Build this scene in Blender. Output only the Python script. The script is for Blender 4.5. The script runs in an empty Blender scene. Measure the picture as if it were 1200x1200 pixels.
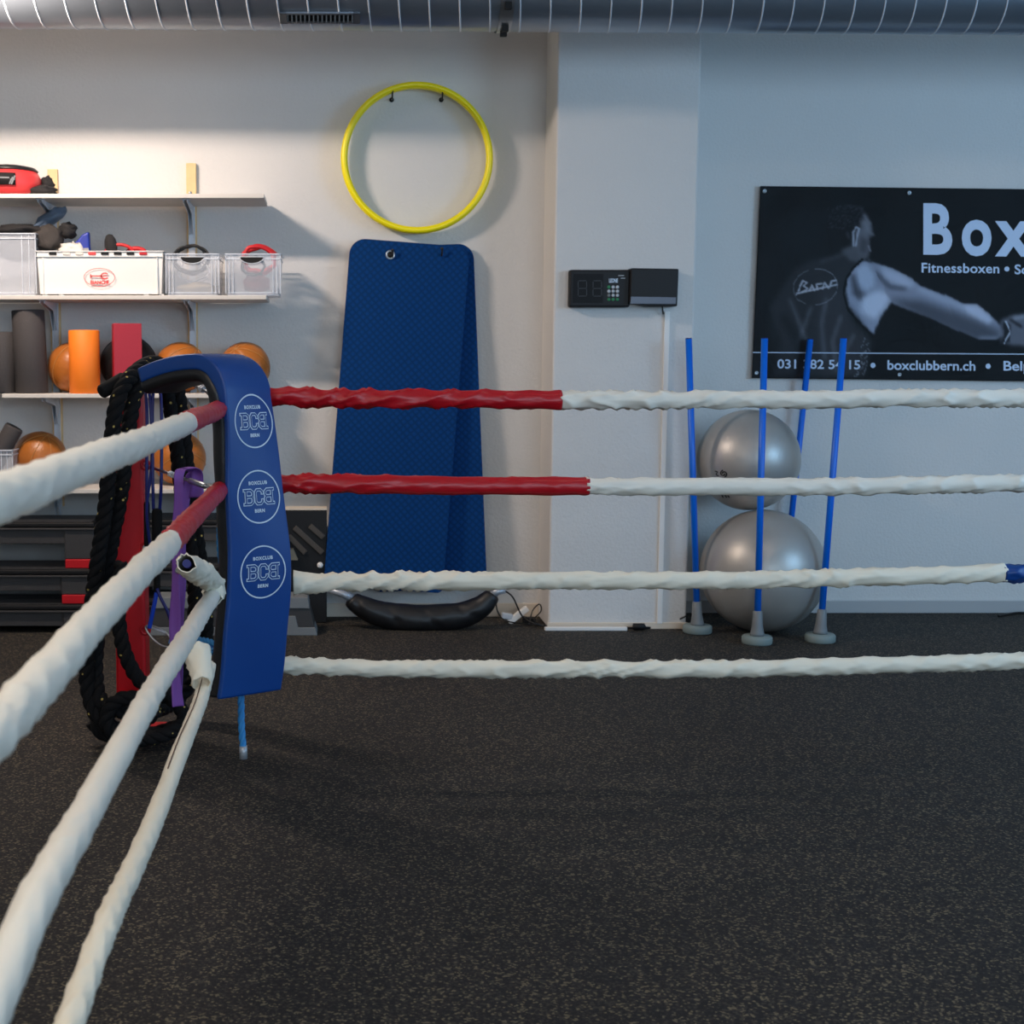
import bpy, bmesh, math, random
import numpy as np
from mathutils import Vector, Matrix, noise
random.seed(7)
PI = math.pi
S = bpy.context.scene
# ---------------------------------------------------------------- camera
H, PITCH, F = 1.40, math.radians(6.0), 1650.0     # eye height, downward pitch, focal length (px of 1200)
PX, PY = 385.0, 600.0                              # principal point (the photo is a crop)
cam = bpy.data.cameras.new('camera'); camo = bpy.data.objects.new('camera', cam)
S.collection.objects.link(camo); S.camera = camo
camo.location = (0, 0, H); camo.rotation_euler = (PI/2 - PITCH, 0, 0)
cam.sensor_width = 24; cam.sensor_height = 24; cam.lens = F/1200*24
cam.shift_x = (600-PX)/1200
cam.dof.use_dof = True; cam.dof.focus_distance = 4.7; cam.dof.aperture_fstop = 4.5
cam.clip_start = 0.05
# ---------------------------------------------------------------- world, exposure, lights
w = bpy.data.worlds.new('world'); S.world = w; w.use_nodes = True
w.node_tree.nodes['Background'].inputs[0].default_value = (0.45, 0.6, 0.8, 1)
w.node_tree.nodes['Background'].inputs[1].default_value = 0.3
S.view_settings.view_transform = 'Standard'; S.view_settings.look = 'None'
S.view_settings.gamma = 1; S.view_settings.use_curve_mapping = False
S.view_settings.exposure = 0.0
def area(name, loc, target, sx, sy, power, col, spread=180):
    l = bpy.data.lights.new(name, 'AREA'); l.shape = 'RECTANGLE'; l.size = sx; l.size_y = sy
    l.energy = power; l.color = col; l.spread = math.radians(spread)
    o = bpy.data.objects.new(name, l); S.collection.objects.link(o)
    o.location = loc; o.rotation_euler = (Vector(target)-Vector(loc)).to_track_quat('-Z', 'Y').to_euler()
    return o
LAMP1 = (-1.62, 6.08, 3.065); LAMP2 = (-1.4, 1.2, 3.05); LAMP3 = (1.9, 4.3, 3.62)
WARM = (1.0, 0.83, 0.71); COOL = (0.34, 0.64, 1.0)
area('lamp_light', LAMP1, (LAMP1[0]+.5, 7.3, 1.6), 0.50, 0.022, 54, WARM)
area('added_uplight', (LAMP1[0], LAMP1[1], LAMP1[2]+.1), (LAMP1[0], LAMP1[1], 5), 0.5, 0.08, 26, WARM)  # added upward emission; its ceiling bounce brightens the shaded upper wall
area('added_uplight', (LAMP2[0], LAMP2[1], LAMP2[2]+.1), (LAMP2[0], LAMP2[1], 5), 1.2, 0.08, 40, WARM)  # same added upward fill over the second lamp
area('lamp_light', LAMP2, (LAMP2[0], LAMP2[1], 0), 1.2, 0.15, 34, (1.0, 0.87, 0.75))
area('lamp_light', LAMP3, (LAMP3[0], LAMP3[1], 0), 1.2, 0.15, 8, (1.0, 0.85, 0.74))
area('window_light', (5.9, 3.6, 2.2), (2.9, 7.0, 1.3), 2.6, 1.6, 130, COOL)
area('window_light', (2.0, -3.7, 2.2), (1.0, 5.0, 1.0), 5.0, 1.9, 205, (0.60, 0.80, 1.0))
# ---------------------------------------------------------------- projection helpers (photo pixel -> point on a real plane)
def ray(px, py):
    a, b = (px-PX)/F, (PY-py)/F
    return Vector((a, math.cos(PITCH)+b*math.sin(PITCH), -math.sin(PITCH)+b*math.cos(PITCH)))
def at(px, py, Y):
    d = ray(px, py); return Vector((0, 0, H)) + d*(Y/d.y)
def atx(px, py, X):
    d = ray(px, py); return Vector((0, 0, H)) + d*(X/d.x)
def atz(px, py, Z=0.0):
    d = ray(px, py); return Vector((0, 0, H)) + d*((Z-H)/d.z)
# ---------------------------------------------------------------- materials
MATS = {}
def lin(c): return tuple((x/12.92 if x <= .04045 else ((x+.055)/1.055)**2.4) for x in (c[0]/255, c[1]/255, c[2]/255)) + (1,)
def mat(name, rgb, rough=.5, metal=0., bump=0., bscale=40., var=0., vscale=6., alpha=1., trans=0., spec=.5, coat=0., detail=4):
    if name in MATS: return MATS[name]
    m = bpy.data.materials.new(name); m.use_nodes = True; nt = m.node_tree; N = nt.nodes; L = nt.links
    b = N['Principled BSDF']; c = lin(rgb)
    b.inputs['Base Color'].default_value = c; b.inputs['Roughness'].default_value = rough
    b.inputs['Metallic'].default_value = metal; b.inputs['Alpha'].default_value = alpha
    b.inputs['Transmission Weight'].default_value = trans; b.inputs['Specular IOR Level'].default_value = spec
    b.inputs['Coat Weight'].default_value = coat
    tc = N.new('ShaderNodeTexCoord')
    if var:
        n = N.new('ShaderNodeTexNoise'); n.inputs['Scale'].default_value = vscale; n.inputs['Detail'].default_value = 5
        L.new(tc.outputs['Object'], n.inputs['Vector'])
        r = N.new('ShaderNodeMix'); r.data_type = 'RGBA'
        r.inputs[6].default_value = tuple(x*(1-var) for x in c[:3])+(1,); r.inputs[7].default_value = tuple(min(1, x*(1+var)) for x in c[:3])+(1,)
        L.new(n.outputs['Fac'], r.inputs[0]); L.new(r.outputs[2], b.inputs['Base Color'])
    if bump:
        n = N.new('ShaderNodeTexNoise'); n.inputs['Scale'].default_value = bscale; n.inputs['Detail'].default_value = detail
        L.new(tc.outputs['Object'], n.inputs['Vector'])
        bp = N.new('ShaderNodeBump'); bp.inputs['Strength'].default_value = bump; bp.inputs['Distance'].default_value = .01
        L.new(n.outputs['Fac'], bp.inputs['Height']); L.new(bp.outputs[0], b.inputs['Normal'])
    MATS[name] = m; return m
plaster = mat('plaster', (218, 215, 211), .85, bump=.35, bscale=70, var=.03, vscale=3, detail=6)
def floor_mat():
    m = mat('rubber_floor', (30, 30, 31), .75, spec=.35); nt = m.node_tree; N = nt.nodes; L = nt.links; b = N['Principled BSDF']
    tc = N.new('ShaderNodeTexCoord')
    v = N.new('ShaderNodeTexVoronoi'); v.inputs['Scale'].default_value = 175
    wn = N.new('ShaderNodeTexNoise'); wn.inputs['Scale'].default_value = 300; L.new(tc.outputs['Object'], wn.inputs['Vector'])
    va = N.new('ShaderNodeVectorMath'); va.operation = 'SCALE'; va.inputs[3].default_value = .006; L.new(wn.outputs['Color'], va.inputs[0])
    vb = N.new('ShaderNodeVectorMath'); vb.operation = 'ADD'; L.new(tc.outputs['Object'], vb.inputs[0]); L.new(va.outputs[0], vb.inputs[1]); L.new(vb.outputs[0], v.inputs['Vector'])
    sx = N.new('ShaderNodeSeparateColor'); L.new(v.outputs['Color'], sx.inputs[0])
    cr = N.new('ShaderNodeValToRGB'); cr.color_ramp.interpolation = 'CONSTANT'; e = cr.color_ramp.elements
    e[0].position = 0; e[0].color = lin((24, 23, 24)); e[1].position = .88; e[1].color = lin((108, 98, 78))
    x = e.new(.45); x.color = lin((34, 32, 32)); x = e.new(.70); x.color = lin((60, 55, 49))
    L.new(sx.outputs[0], cr.inputs[0])
    n2 = N.new('ShaderNodeTexNoise'); n2.inputs['Scale'].default_value = 1.1; n2.inputs['Detail'].default_value = 4; L.new(tc.outputs['Object'], n2.inputs['Vector'])
    mr = N.new('ShaderNodeMapRange'); mr.inputs[1].default_value = .3; mr.inputs[2].default_value = .7; mr.inputs[3].default_value = .8; mr.inputs[4].default_value = 1.15
    L.new(n2.outputs['Fac'], mr.inputs[0])
    mx = N.new('ShaderNodeMix'); mx.data_type = 'RGBA'; mx.blend_type = 'MULTIPLY'; mx.inputs[0].default_value = 1
    L.new(cr.outputs[0], mx.inputs[6]); L.new(mr.outputs[0], mx.inputs[7]); L.new(mx.outputs[2], b.inputs['Base Color'])
    bp = N.new('ShaderNodeBump'); bp.inputs['Strength'].default_value = .5; bp.inputs['Distance'].default_value = .004
    L.new(sx.outputs[1], bp.inputs['Height']); L.new(bp.outputs[0], b.inputs['Normal'])
    return m
def mat_blue_mat():
    m = mat('foam_mat_blue', (10, 66, 132), .75, spec=.12); nt = m.node_tree; N = nt.nodes; L = nt.links; b = N['Principled BSDF']
    tc = N.new('ShaderNodeTexCoord'); sp = N.new('ShaderNodeSeparateXYZ'); L.new(tc.outputs['Object'], sp.inputs[0])
    def mth(op, a, bb=None):
        n = N.new('ShaderNodeMath'); n.operation = op
        for i, v in enumerate((a, bb)):
            if v is None: continue
            if isinstance(v, (int, float)): n.inputs[i].default_value = v
            else: L.new(v, n.inputs[i])
        return n.outputs[0]
    s1 = mth('SINE', mth('MULTIPLY', mth('ADD', sp.outputs[0], sp.outputs[2]), 78.0))
    s2 = mth('SINE', mth('MULTIPLY', mth('SUBTRACT', sp.outputs[0], sp.outputs[2]), 78.0))
    h = mth('MULTIPLY', mth('ABSOLUTE', s1), mth('ABSOLUTE', s2))
    bp = N.new('ShaderNodeBump'); bp.inputs['Strength'].default_value = .35; bp.inputs['Distance'].default_value = .004
    L.new(h, bp.inputs['Height']); L.new(bp.outputs[0], b.inputs['Normal'])
    mr = N.new('ShaderNodeMapRange'); mr.inputs[1].default_value = 0; mr.inputs[2].default_value = 1; L.new(h, mr.inputs[0])
    mx = N.new('ShaderNodeMix'); mx.data_type = 'RGBA'; mx.inputs[6].default_value = lin((2, 48, 96)); mx.inputs[7].default_value = lin((4, 60, 118))
    L.new(mr.outputs[0], mx.inputs[0]); L.new(mx.outputs[2], b.inputs['Base Color'])
    return m
def ball_mat():
    m = mat('silver_vinyl', (186, 182, 176), .42, metal=.5); nt = m.node_tree; N = nt.nodes; L = nt.links; b = N['Principled BSDF']
    tc = N.new('ShaderNodeTexCoord'); sp = N.new('ShaderNodeSeparateXYZ'); L.new(tc.outputs['Object'], sp.inputs[0])
    n = N.new('ShaderNodeMath'); n.operation = 'MULTIPLY'; n.inputs[1].default_value = 420; L.new(sp.outputs[0], n.inputs[0])
    s = N.new('ShaderNodeMath'); s.operation = 'SINE'; L.new(n.outputs[0], s.inputs[0])
    bp = N.new('ShaderNodeBump'); bp.inputs['Strength'].default_value = .035; bp.inputs['Distance'].default_value = .002
    L.new(s.outputs[0], bp.inputs['Height']); L.new(bp.outputs[0], b.inputs['Normal'])
    return m
vinyl_white = mat('white_vinyl', (236, 233, 222), .42, bump=.12, bscale=16, var=.05, vscale=5)
vinyl_white2 = mat('white_canvas', (238, 232, 214), .55, bump=.15, bscale=20, var=.06, vscale=8)
vinyl_red = mat('red_vinyl', (184, 14, 30), .38, bump=.12, bscale=18)
vinyl_blue = mat('blue_vinyl', (6, 63, 136), .40, bump=.04, bscale=14)
black_vinyl = mat('black_vinyl', (24, 24, 26), .42, bump=.15, bscale=25)
black_plastic = mat('black_plastic', (24, 24, 26), .5, bump=.05, bscale=90, spec=.3)
dark_plastic = mat('charcoal_plastic', (58, 57, 58), .5, bump=.08, bscale=120)
black_rope = mat('black_rope', (16, 16, 18), .85, bump=.3, bscale=200, spec=.25)
def flecks(m):
    nt = m.node_tree; b = nt.nodes['Principled BSDF']; tc = nt.nodes.new('ShaderNodeTexCoord'); n = nt.nodes.new('ShaderNodeTexVoronoi'); n.inputs['Scale'].default_value = 26
    nt.links.new(tc.outputs['Object'], n.inputs['Vector']); cr = nt.nodes.new('ShaderNodeValToRGB'); cr.color_ramp.interpolation = 'CONSTANT'
    cr.color_ramp.elements[0].color = lin((190, 165, 90)); cr.color_ramp.elements[1].position = .12; cr.color_ramp.elements[1].color = lin((16, 16, 18))
    nt.links.new(n.outputs['Distance'], cr.inputs[0]); nt.links.new(cr.outputs[0], b.inputs['Base Color'])
flecks(black_rope)
steel = mat('steel', (178, 184, 190), .3, metal=.95)
zinc = mat('zinc', (214, 219, 226), .4, metal=.1)
duct_m = mat('galvanised_duct', (150, 160, 172), .34, metal=.8, var=.12, vscale=2.5)
white_lam = mat('white_laminate', (214, 208, 200), .5)
white_pl = mat('white_plastic', (238, 235, 230), .45)
print_white = mat('white_print', (205, 220, 236), .5)
print_blue = mat('blue_print', (6, 61, 132), .42)
banner_white = mat('banner_white_ink', (196, 212, 236), .55)
wood = mat('pine_wood', (226, 192, 140), .6, bump=.1, bscale=30, var=.12, vscale=20)
red_paint = mat('red_paint', (190, 10, 26), .45)
red_box = mat('red_foam', (172, 22, 42), .45, bump=.05, bscale=50)
orange_f = mat('orange_foam', (255, 132, 30), .6, bump=.1, bscale=150)
dark_f = mat('charcoal_foam', (66, 62, 62), .8, bump=.2, bscale=150)
tan_l = mat('tan_leather', (178, 104, 40), .38, bump=.2, bscale=60, var=.15, vscale=10)
seam_l = mat('seam_thread', (196, 140, 80), .6)
yellow = mat('yellow_plastic', (255, 236, 0), .35)
pole_b = mat('blue_pole_plastic', (0, 108, 225), .35)
grey_pl = mat('grey_plastic', (122, 126, 128), .5)
base_g = mat('grey_green_rubber', (128, 142, 140), .6)
purple = mat('purple_latex', (136, 84, 176), .5)
navy = mat('navy_tube', (20, 30, 110), .4)
cyan_rope = mat('light_blue_rope', (52, 140, 205), .6, bump=.3, bscale=200)
clear_p = mat('clear_plastic', (225, 230, 238), .2, alpha=.30)
clear_edge = mat('clear_plastic_rim', (235, 240, 248), .25, alpha=.8)
cream_edge = mat('cream_paint', (222, 206, 186), .6)
black_cable = mat('black_cable', (20, 20, 21), .5)
red_cable = mat('red_cable', (205, 30, 36), .45)
led_dim = mat('led_dim', (64, 66, 70), .5)
green_key = mat('green_key', (40, 130, 80), .5)
white_key = mat('white_key', (190, 195, 200), .5)
slate_m = mat('slate_plastic', (92, 100, 116), .35)
fab = mat('black_fabric', (34, 32, 33), .85, bump=.4, bscale=60)
grey_fab = mat('grey_blue_film', (110, 128, 150), .35, alpha=.8)
blue_glove = mat('royal_blue_leather', (30, 50, 150), .45)
stone_w = mat('white_cloth', (220, 214, 205), .8, bump=.4, bscale=50)
red_ink = mat('red_ink', (222, 70, 66), .5)
red_light = mat('coral_red_leather', (226, 60, 62), .45)
tape_m = mat('silver_tape', (170, 176, 184), .35, metal=.4)
brown_seam = mat('brown_stitching', (96, 66, 50), .8)
skirt_g = mat('grey_skirting', (176, 176, 176), .6)
slot_b = mat('slot_black', (6, 6, 7), .8)
# ---------------------------------------------------------------- mesh builders
class MB:
    def __init__(s): s.v = []; s.f = []; s.sm = []
    def add(s, vs, fs, smooth=False):
        o = len(s.v); s.v += [tuple(v) for v in vs]; s.f += [tuple(i+o for i in f) for f in fs]; s.sm += [smooth]*len(fs); return s
    def box(s, a, b, M=None):
        x0, y0, z0 = a; x1, y1, z1 = b
        vs = [Vector(p) for p in ((x0,y0,z0),(x1,y0,z0),(x1,y1,z0),(x0,y1,z0),(x0,y0,z1),(x1,y0,z1),(x1,y1,z1),(x0,y1,z1))]
        if M is not None: vs = [M @ v for v in vs]
        return s.add(vs, [(0,3,2,1),(4,5,6,7),(0,1,5,4),(1,2,6,5),(2,3,7,6),(3,0,4,7)])
    def cbox(s, c, d, M=None):
        return s.box([c[i]-d[i]/2 for i in range(3)], [c[i]+d[i]/2 for i in range(3)], M)
    def tube(s, path, r, n=10, caps=True, closed=False, smooth=True):
        P = [Vector(p) for p in path]; fr = frames(P, closed); m = len(P); vs = []
        for i in range(m):
            rr = r[i] if isinstance(r, (list, tuple)) else r
            t, a, b = fr[i]
            for k in range(n):
                q = 2*PI*k/n; vs.append(P[i] + (a*math.cos(q) + b*math.sin(q))*rr)
        fs = []
        for i in range(m if closed else m-1):
            j = (i+1) % m
            for k in range(n): l = (k+1) % n; fs.append((i*n+k, i*n+l, j*n+l, j*n+k))
        s.add(vs, fs, smooth)
        if caps and not closed:
            o = len(s.v)-m*n
            s.f.append(tuple(o+k for k in range(n-1, -1, -1))); s.sm.append(False)
            s.f.append(tuple(o+(m-1)*n+k for k in range(n))); s.sm.append(False)
        return s
    def lathe(s, prof, n=24, M=None, smooth=True):      # prof: (r, z)
        vs = []; m = len(prof)
        for r, z in prof:
            for k in range(n):
                q = 2*PI*k/n; v = Vector((r*math.cos(q), r*math.sin(q), z)); vs.append(M @ v if M is not None else v)
        fs = [(i*n+k, i*n+(k+1) % n, (i+1)*n+(k+1) % n, (i+1)*n+k) for i in range(m-1) for k in range(n)]
        s.add(vs, fs, smooth); o = len(s.v)-m*n
        if prof[0][0] > 1e-6: s.f.append(tuple(o+k for k in range(n-1, -1, -1))); s.sm.append(False)
        if prof[-1][0] > 1e-6: s.f.append(tuple(o+(m-1)*n+k for k in range(n))); s.sm.append(False)
        return s
    def prism(s, poly, d, M=None):                       # poly in (x, z), extruded along y by d
        n = len(poly); vs = [Vector((x, 0, z)) for x, z in poly] + [Vector((x, d, z)) for x, z in poly]
        if M is not None: vs = [M @ v for v in vs]
        fs = [tuple(range(n)), tuple(range(2*n-1, n-1, -1))] + [(i, i+n, (i+1) % n+n, (i+1) % n) for i in range(n)]
        return s.add(vs, fs)
    def build(s, name, m, parent=None, origin=None, bevel=0, seg=2):
        o3 = Vector(origin) if origin is not None else Vector((0, 0, 0))
        me = bpy.data.meshes.new(name); me.from_pydata([tuple(Vector(v)-o3) for v in s.v], [], s.f)
        for p, sm in zip(me.polygons, s.sm): p.use_smooth = sm
        bm = bmesh.new(); bm.from_mesh(me); bmesh.ops.recalc_face_normals(bm, faces=bm.faces); bm.to_mesh(me); bm.free()
        me.materials.append(m); o = bpy.data.objects.new(name, me); S.collection.objects.link(o)
        if parent is not None:
            o.parent = parent; o.location = o3 - parent.location if not parent.parent else o3 - parent.location - parent.parent.location
        else: o.location = o3
        if bevel:
            md = o.modifiers.new('bevel', 'BEVEL'); md.width = bevel; md.segments = seg; md.limit_method = 'ANGLE'
        return o
def frames(P, closed=False):
    m = len(P); T = []
    for i in range(m):
        a = P[(i-1) % m] if (closed or i > 0) else P[i]; b = P[(i+1) % m] if (closed or i < m-1) else P[i]
        t = (b-a); T.append(t.normalized() if t.length > 1e-9 else (T[-1] if T else Vector((1, 0, 0))))
    up = Vector((0, 0, 1)) if abs(T[0].z) < .9 else Vector((0, 1, 0))
    a = (up - T[0]*up.dot(T[0])).normalized(); out = []
    for t in T:
        a = a - t*a.dot(t)
        a = a.normalized() if a.length > 1e-6 else t.orthogonal().normalized()
        out.append((t, a, t.cross(a)))
    return out
def spline(pts, step=.01, closed=False):
    P = [Vector(p) for p in pts]; n = len(P); out = []
    for i in range(n if closed else n-1):
        if closed: p0, p1, p2, p3 = P[(i-1) % n], P[i], P[(i+1) % n], P[(i+2) % n]
        else: p0, p1, p2, p3 = P[max(i-1, 0)], P[i], P[i+1], P[min(i+2, n-1)]
        k = max(1, int((p2-p1).length/step))
        for j in range(k):
            t = j/k
            out.append(.5*((2*p1)+(p2-p0)*t+(2*p0-5*p1+4*p2-p3)*t*t+(3*p1-p0-3*p2+p3)*t*t*t))
    if not closed: out.append(P[-1])
    return out
def thing(name, loc, label, cat, group=None):
    o = bpy.data.objects.new(name, None); S.collection.objects.link(o); o.location = loc; o.empty_display_size = .1
    o['label'] = label; o['category'] = cat
    if group: o['group'] = group
    return o
def tag(o, label, cat, group=None):
    o['label'] = label; o['category'] = cat
    if group: o['group'] = group
    return o
def struct(o): o['kind'] = 'structure'; return o
def text_mesh(s, size=1., offset=0., spacing=1.):
    c = bpy.data.curves.new('txt', 'FONT'); c.body = s; c.size = size; c.offset = offset; c.space_character = spacing
    c.resolution_u = 4; c.align_x = 'LEFT'
    o = bpy.data.objects.new('txt', c); S.collection.objects.link(o); bpy.context.view_layer.update()
    dg = bpy.context.evaluated_depsgraph_get(); me = bpy.data.meshes.new_from_object(o.evaluated_get(dg))
    vs = [v.co.copy() for v in me.vertices]; fs = [tuple(p.vertices) for p in me.polygons]
    bpy.data.objects.remove(o); bpy.data.curves.remove(c); bpy.data.meshes.remove(me)
    return vs, fs
def stroke2d(pts, wd, closed=False):                     # flat ribbon with mitred joints, 2D
    n = len(pts); vs = []; fs = []; P = [Vector((p[0], p[1])) for p in pts]
    if not closed:
        d0 = (P[0]-P[1]).normalized(); d1 = (P[-1]-P[-2]).normalized(); P[0] = P[0]+d0*wd/2; P[-1] = P[-1]+d1*wd/2
    for i in range(n):
        a = P[(i-1) % n] if (closed or i > 0) else None; b = P[(i+1) % n] if (closed or i < n-1) else None
        d1 = (P[i]-a).normalized() if a is not None else None; d2 = (b-P[i]).normalized() if b is not None else None
        if d1 is None: d1 = d2
        if d2 is None: d2 = d1
        n1 = Vector((-d1.y, d1.x)); n2 = Vector((-d2.y, d2.x)); m = (n1+n2)
        m = m.normalized() if m.length > 1e-6 else n1
        k = wd/2/max(.35, m.dot(n1))
        vs += [P[i]+m*k, P[i]-m*k]
    for i in range(n if closed else n-1):
        j = (i+1) % n; fs.append((2*i, 2*i+1, 2*j+1, 2*j))
    return vs, fs
def blob(name, m, c, sc, seed=0, amp=.25, freq=3., parent=None, sub=3):
    bm = bmesh.new(); bmesh.ops.create_icosphere(bm, subdivisions=sub, radius=1)
    me = bpy.data.meshes.new(name)
    for v in bm.verts:
        d = noise.fractal(v.co*freq*.5 + Vector((seed*7.3, 0, 0)), 1., 2., 3)
        q = v.co*(1+amp*d); v.co = Vector((q.x*sc[0], q.y*sc[1], q.z*sc[2]))
    bm.to_mesh(me); bm.free()
    for p in me.polygons: p.use_smooth = True
    me.materials.append(m); o = bpy.data.objects.new(name, me); S.collection.objects.link(o)
    c = Vector(c)
    if parent is not None: o.parent = parent; o.location = c-parent.location
    else: o.location = c
    return o
# ---------------------------------------------------------------- the room
YL, YR, YP = 7.75, 7.87, 7.38                            # left wall, right bay wall, pillar front
ZC = 3.9
XP0 = at(652, 300, YP).x; XP0 = at(648, 400, YP).x; XP1 = at(813, 400, YP).x
fl = struct(MB().box((-5, -4, -.1), (6.2, 8.1, 0)).build('floor', floor_mat()))
struct(MB().box((-5, -4, ZC), (6.2, 8.1, ZC+.1)).build('ceiling', plaster))
struct(MB().box((-5, YL, 0), (XP0+.01, 8.1, ZC)).build('wall_back', plaster))
struct(MB().box((XP1-.01, YR, 0), (6.2, 8.1, ZC)).build('wall_alcove', plaster))
struct(MB().box((XP0, YP, 0), (XP1, 8.1, ZC)).build('pillar', plaster, bevel=.012, seg=3))
struct(MB().box((-5.1, -4, 0), (-5, 8.1, ZC)).build('wall_left', plaster))
struct(MB().box((6.2, -4, 0), (6.3, 8.1, ZC)).build('wall_right', plaster))
struct(MB().box((-5, -4.1, 0), (6.2, -4, ZC)).build('wall_rear', plaster))
struct(MB().box((-5, YL-.014, 0), (XP0, YL, .075)).build('baseboard_back', cream_edge, bevel=.003))
struct(MB().box((XP1, YR-.016, 0), (6.2, YR, .07)).build('baseboard_alcove', skirt_g, bevel=.003))
struct(MB().box((XP0-.006, YP-.01, 0), (XP1+.006, YP, .035)).build('baseboard_pillar', cream_edge, bevel=.003))
# ---------------------------------------------------------------- spiral duct
def duct():
    r = .21; Yc = 6.62; zc = at(385, 32, 6.60).z + r*1.03
    t = thing('ventilation_duct', (0, Yc, zc), 'silver spiral-seam ventilation duct running along the top of the wall', 'duct')
    def ax(x): return Vector((x, Yc, zc - .006*(x+2)))
    MB().tube([ax(-4.95), ax(6.1)], r, 64, caps=False).build('duct_body', duct_m, t)
    pitch = .135; path = []; n = 36; turns = int(11.0/pitch)
    for i in range(turns*n):
        q = 2*PI*i/n; x = -4.9+pitch*i/n; path.append(ax(x)+Vector((0, math.cos(q)*r, math.sin(q)*r)))
    MB().tube(path, .0042, 5).build('spiral_seam', zinc, t)
    x0 = at(590, 20, Yc).x
    MB().tube([ax(x0-.03), ax(x0+.03)], r+.006, 48, caps=False).build('clamp_collar', steel, t)
    for a in (-.9, -1.15, -1.75):
        c = ax(x0)+Vector((0, math.cos(a-.7)*(r+.012), math.sin(a-.7)*(r+.012))); MB().cbox(c, (.03, .025, .03)).build('clamp_bolt', slot_b, t)
    xa, xb = at(328, 28, 6.5).x, at(422, 28, 6.5).x
    ang = math.radians(-122); zc2 = zc - .006*((xa+xb)/2+2)
    M = Matrix.Translation((0, Yc, zc2)) @ Matrix.Rotation(math.radians(-90-122+90), 4, 'X')
    # local: y radial outwards
    M = Matrix.Translation((0, Yc+math.cos(ang)*(r+.002), zc2+math.sin(ang)*(r+.002))) @ Matrix.Rotation(ang, 4, 'X')
    g = MB(); g.box((xa, 0, -.03), (xb, .012, -.022), M); g.box((xa, 0, .022), (xb, .012, .03), M)
    g.box((xa, 0, -.03), (xa+.03, .012, .03), M); g.box((xb-.03, 0, -.03), (xb, .012, .03), M)
    gr = g.build('vent_grille', steel, t)
    MB().box((xa+.01, -.004, -.025), (xb-.01, .004, .025), M).build('vent_slot', slot_b, gr)
    nb = 16
    for k in range(nb):
        x = xa+.035+(xb-xa-.07)*k/(nb-1); MB().box((x-.003, .003, -.023), (x+.003, .011, .023), M).build('louvre', grey_pl, gr)
duct()
# ---------------------------------------------------------------- ceiling lamps
for i, (L_, lab) in enumerate(((LAMP1, 'ceiling strip lamp near the shelves and the yellow hoop'), (LAMP2, 'ceiling strip lamp above the near ring ropes'), (LAMP3, 'ceiling strip lamp towards the banner'))):
    t = thing('ceiling_lamp', (L_[0], L_[1], L_[2]+.03), lab, 'lamp')
    hl = .28 if i == 0 else .62
    MB().box((L_[0]-hl, L_[1]-(.05 if i == 0 else .09), L_[2]+.02), (L_[0]+hl, L_[1]+(.05 if i == 0 else .09), L_[2]+.08)).build('housing', white_pl, t, bevel=.005)
    for e in (-hl*.8, hl*.8): MB().box((L_[0]+e-.01, L_[1]-.01, L_[2]+.08), (L_[0]+e+.01, L_[1]+.01, ZC)).build('hanger', steel, t)
# ---------------------------------------------------------------- ring ropes
def sleeve(path, r, seed, tight=1., flare=None, n=26):
    """wrinkled tubular sleeve round a rope; creases run diagonally like twisted vinyl"""
    P = [Vector(p) for p in path]; fr = frames(P); m = len(P); vs = []; s = 0.
    R0 = random.Random(seed); ph = R0.random()*10
    for i in range(m):
        if i: s += (P[i]-P[i-1]).length
        t, a, b = fr[i]
        w1 = noise.noise(Vector((s*3.1+seed*3, ph, 0))); w2 = noise.noise(Vector((s*6+seed*5, 2, ph)))
        amp = max(0., .68+.8*noise.noise(Vector((s*1.7, seed*2.1, 5))))*tight
        off = (a*w1 + b*noise.noise(Vector((s*3.5, seed, 7))))*r*.12
        fl_ = flare(i/(m-1)) if flare else 1.
        for k in range(n):
            q = 2*PI*k/n
            u = s/(r*4.4) + q*.5 + 1.1*noise.noise(Vector((s*3.5, math.cos(q), math.sin(q)+seed)))
            cr = (1-abs(math.sin(u*PI/1.)))**2.0
            nz = noise.fractal(Vector((s*22, math.cos(q)*1.4, math.sin(q)*1.4+seed*3)), 1., 2., 3)
            hang = 1+.10*max(0, -math.sin(q)*0) 
            rr = r*fl_*(1 + .06*w2 + amp*(.36*cr-.10) + .035*nz)
            vs.append(P[i] + off + (a*math.cos(q) + b*math.sin(q))*rr)
    fs = [(i*n+k, i*n+(k+1) % n, (i+1)*n+(k+1) % n, (i+1)*n+k) for i in range(m-1) for k in range(n)]
    return vs, fs
def cut(path, a, b):                                    # sub-path by length fraction predicate on index
    return path[a:b]
def rope_thing(label, pieces, r, seed, group, core=None, tight=1.):
    t = thing('ring_rope', pieces[0][1][0], label, 'rope', group)
    for (nm, pts, m, rr, flare, n) in [(p[0], p[1], p[2], p[3] if len(p) > 3 else r, p[4] if len(p) > 4 else None, 26) for p in pieces]:
        vs, fs = sleeve(pts, rr, seed, tight, flare, n); seed += 1
        mb = MB(); mb.add(vs, fs, True)
        for e in (0, len(pts)-1):                       # end discs (the rope core seen in the sleeve mouth)
            o = e*n; mb.f.append(tuple(o+k for k in range(n))); mb.sm.append(False)
        mb.build(nm, m, t)
    return t
YF = 4.68
def split_at_px(path, px):                               # index where the far rope crosses an x
    X = at(px, 500, YF).x
    return min(range(len(path)), key=lambda i: abs(path[i].x-X))
RG = 'ropes along the far side of the ring'
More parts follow.
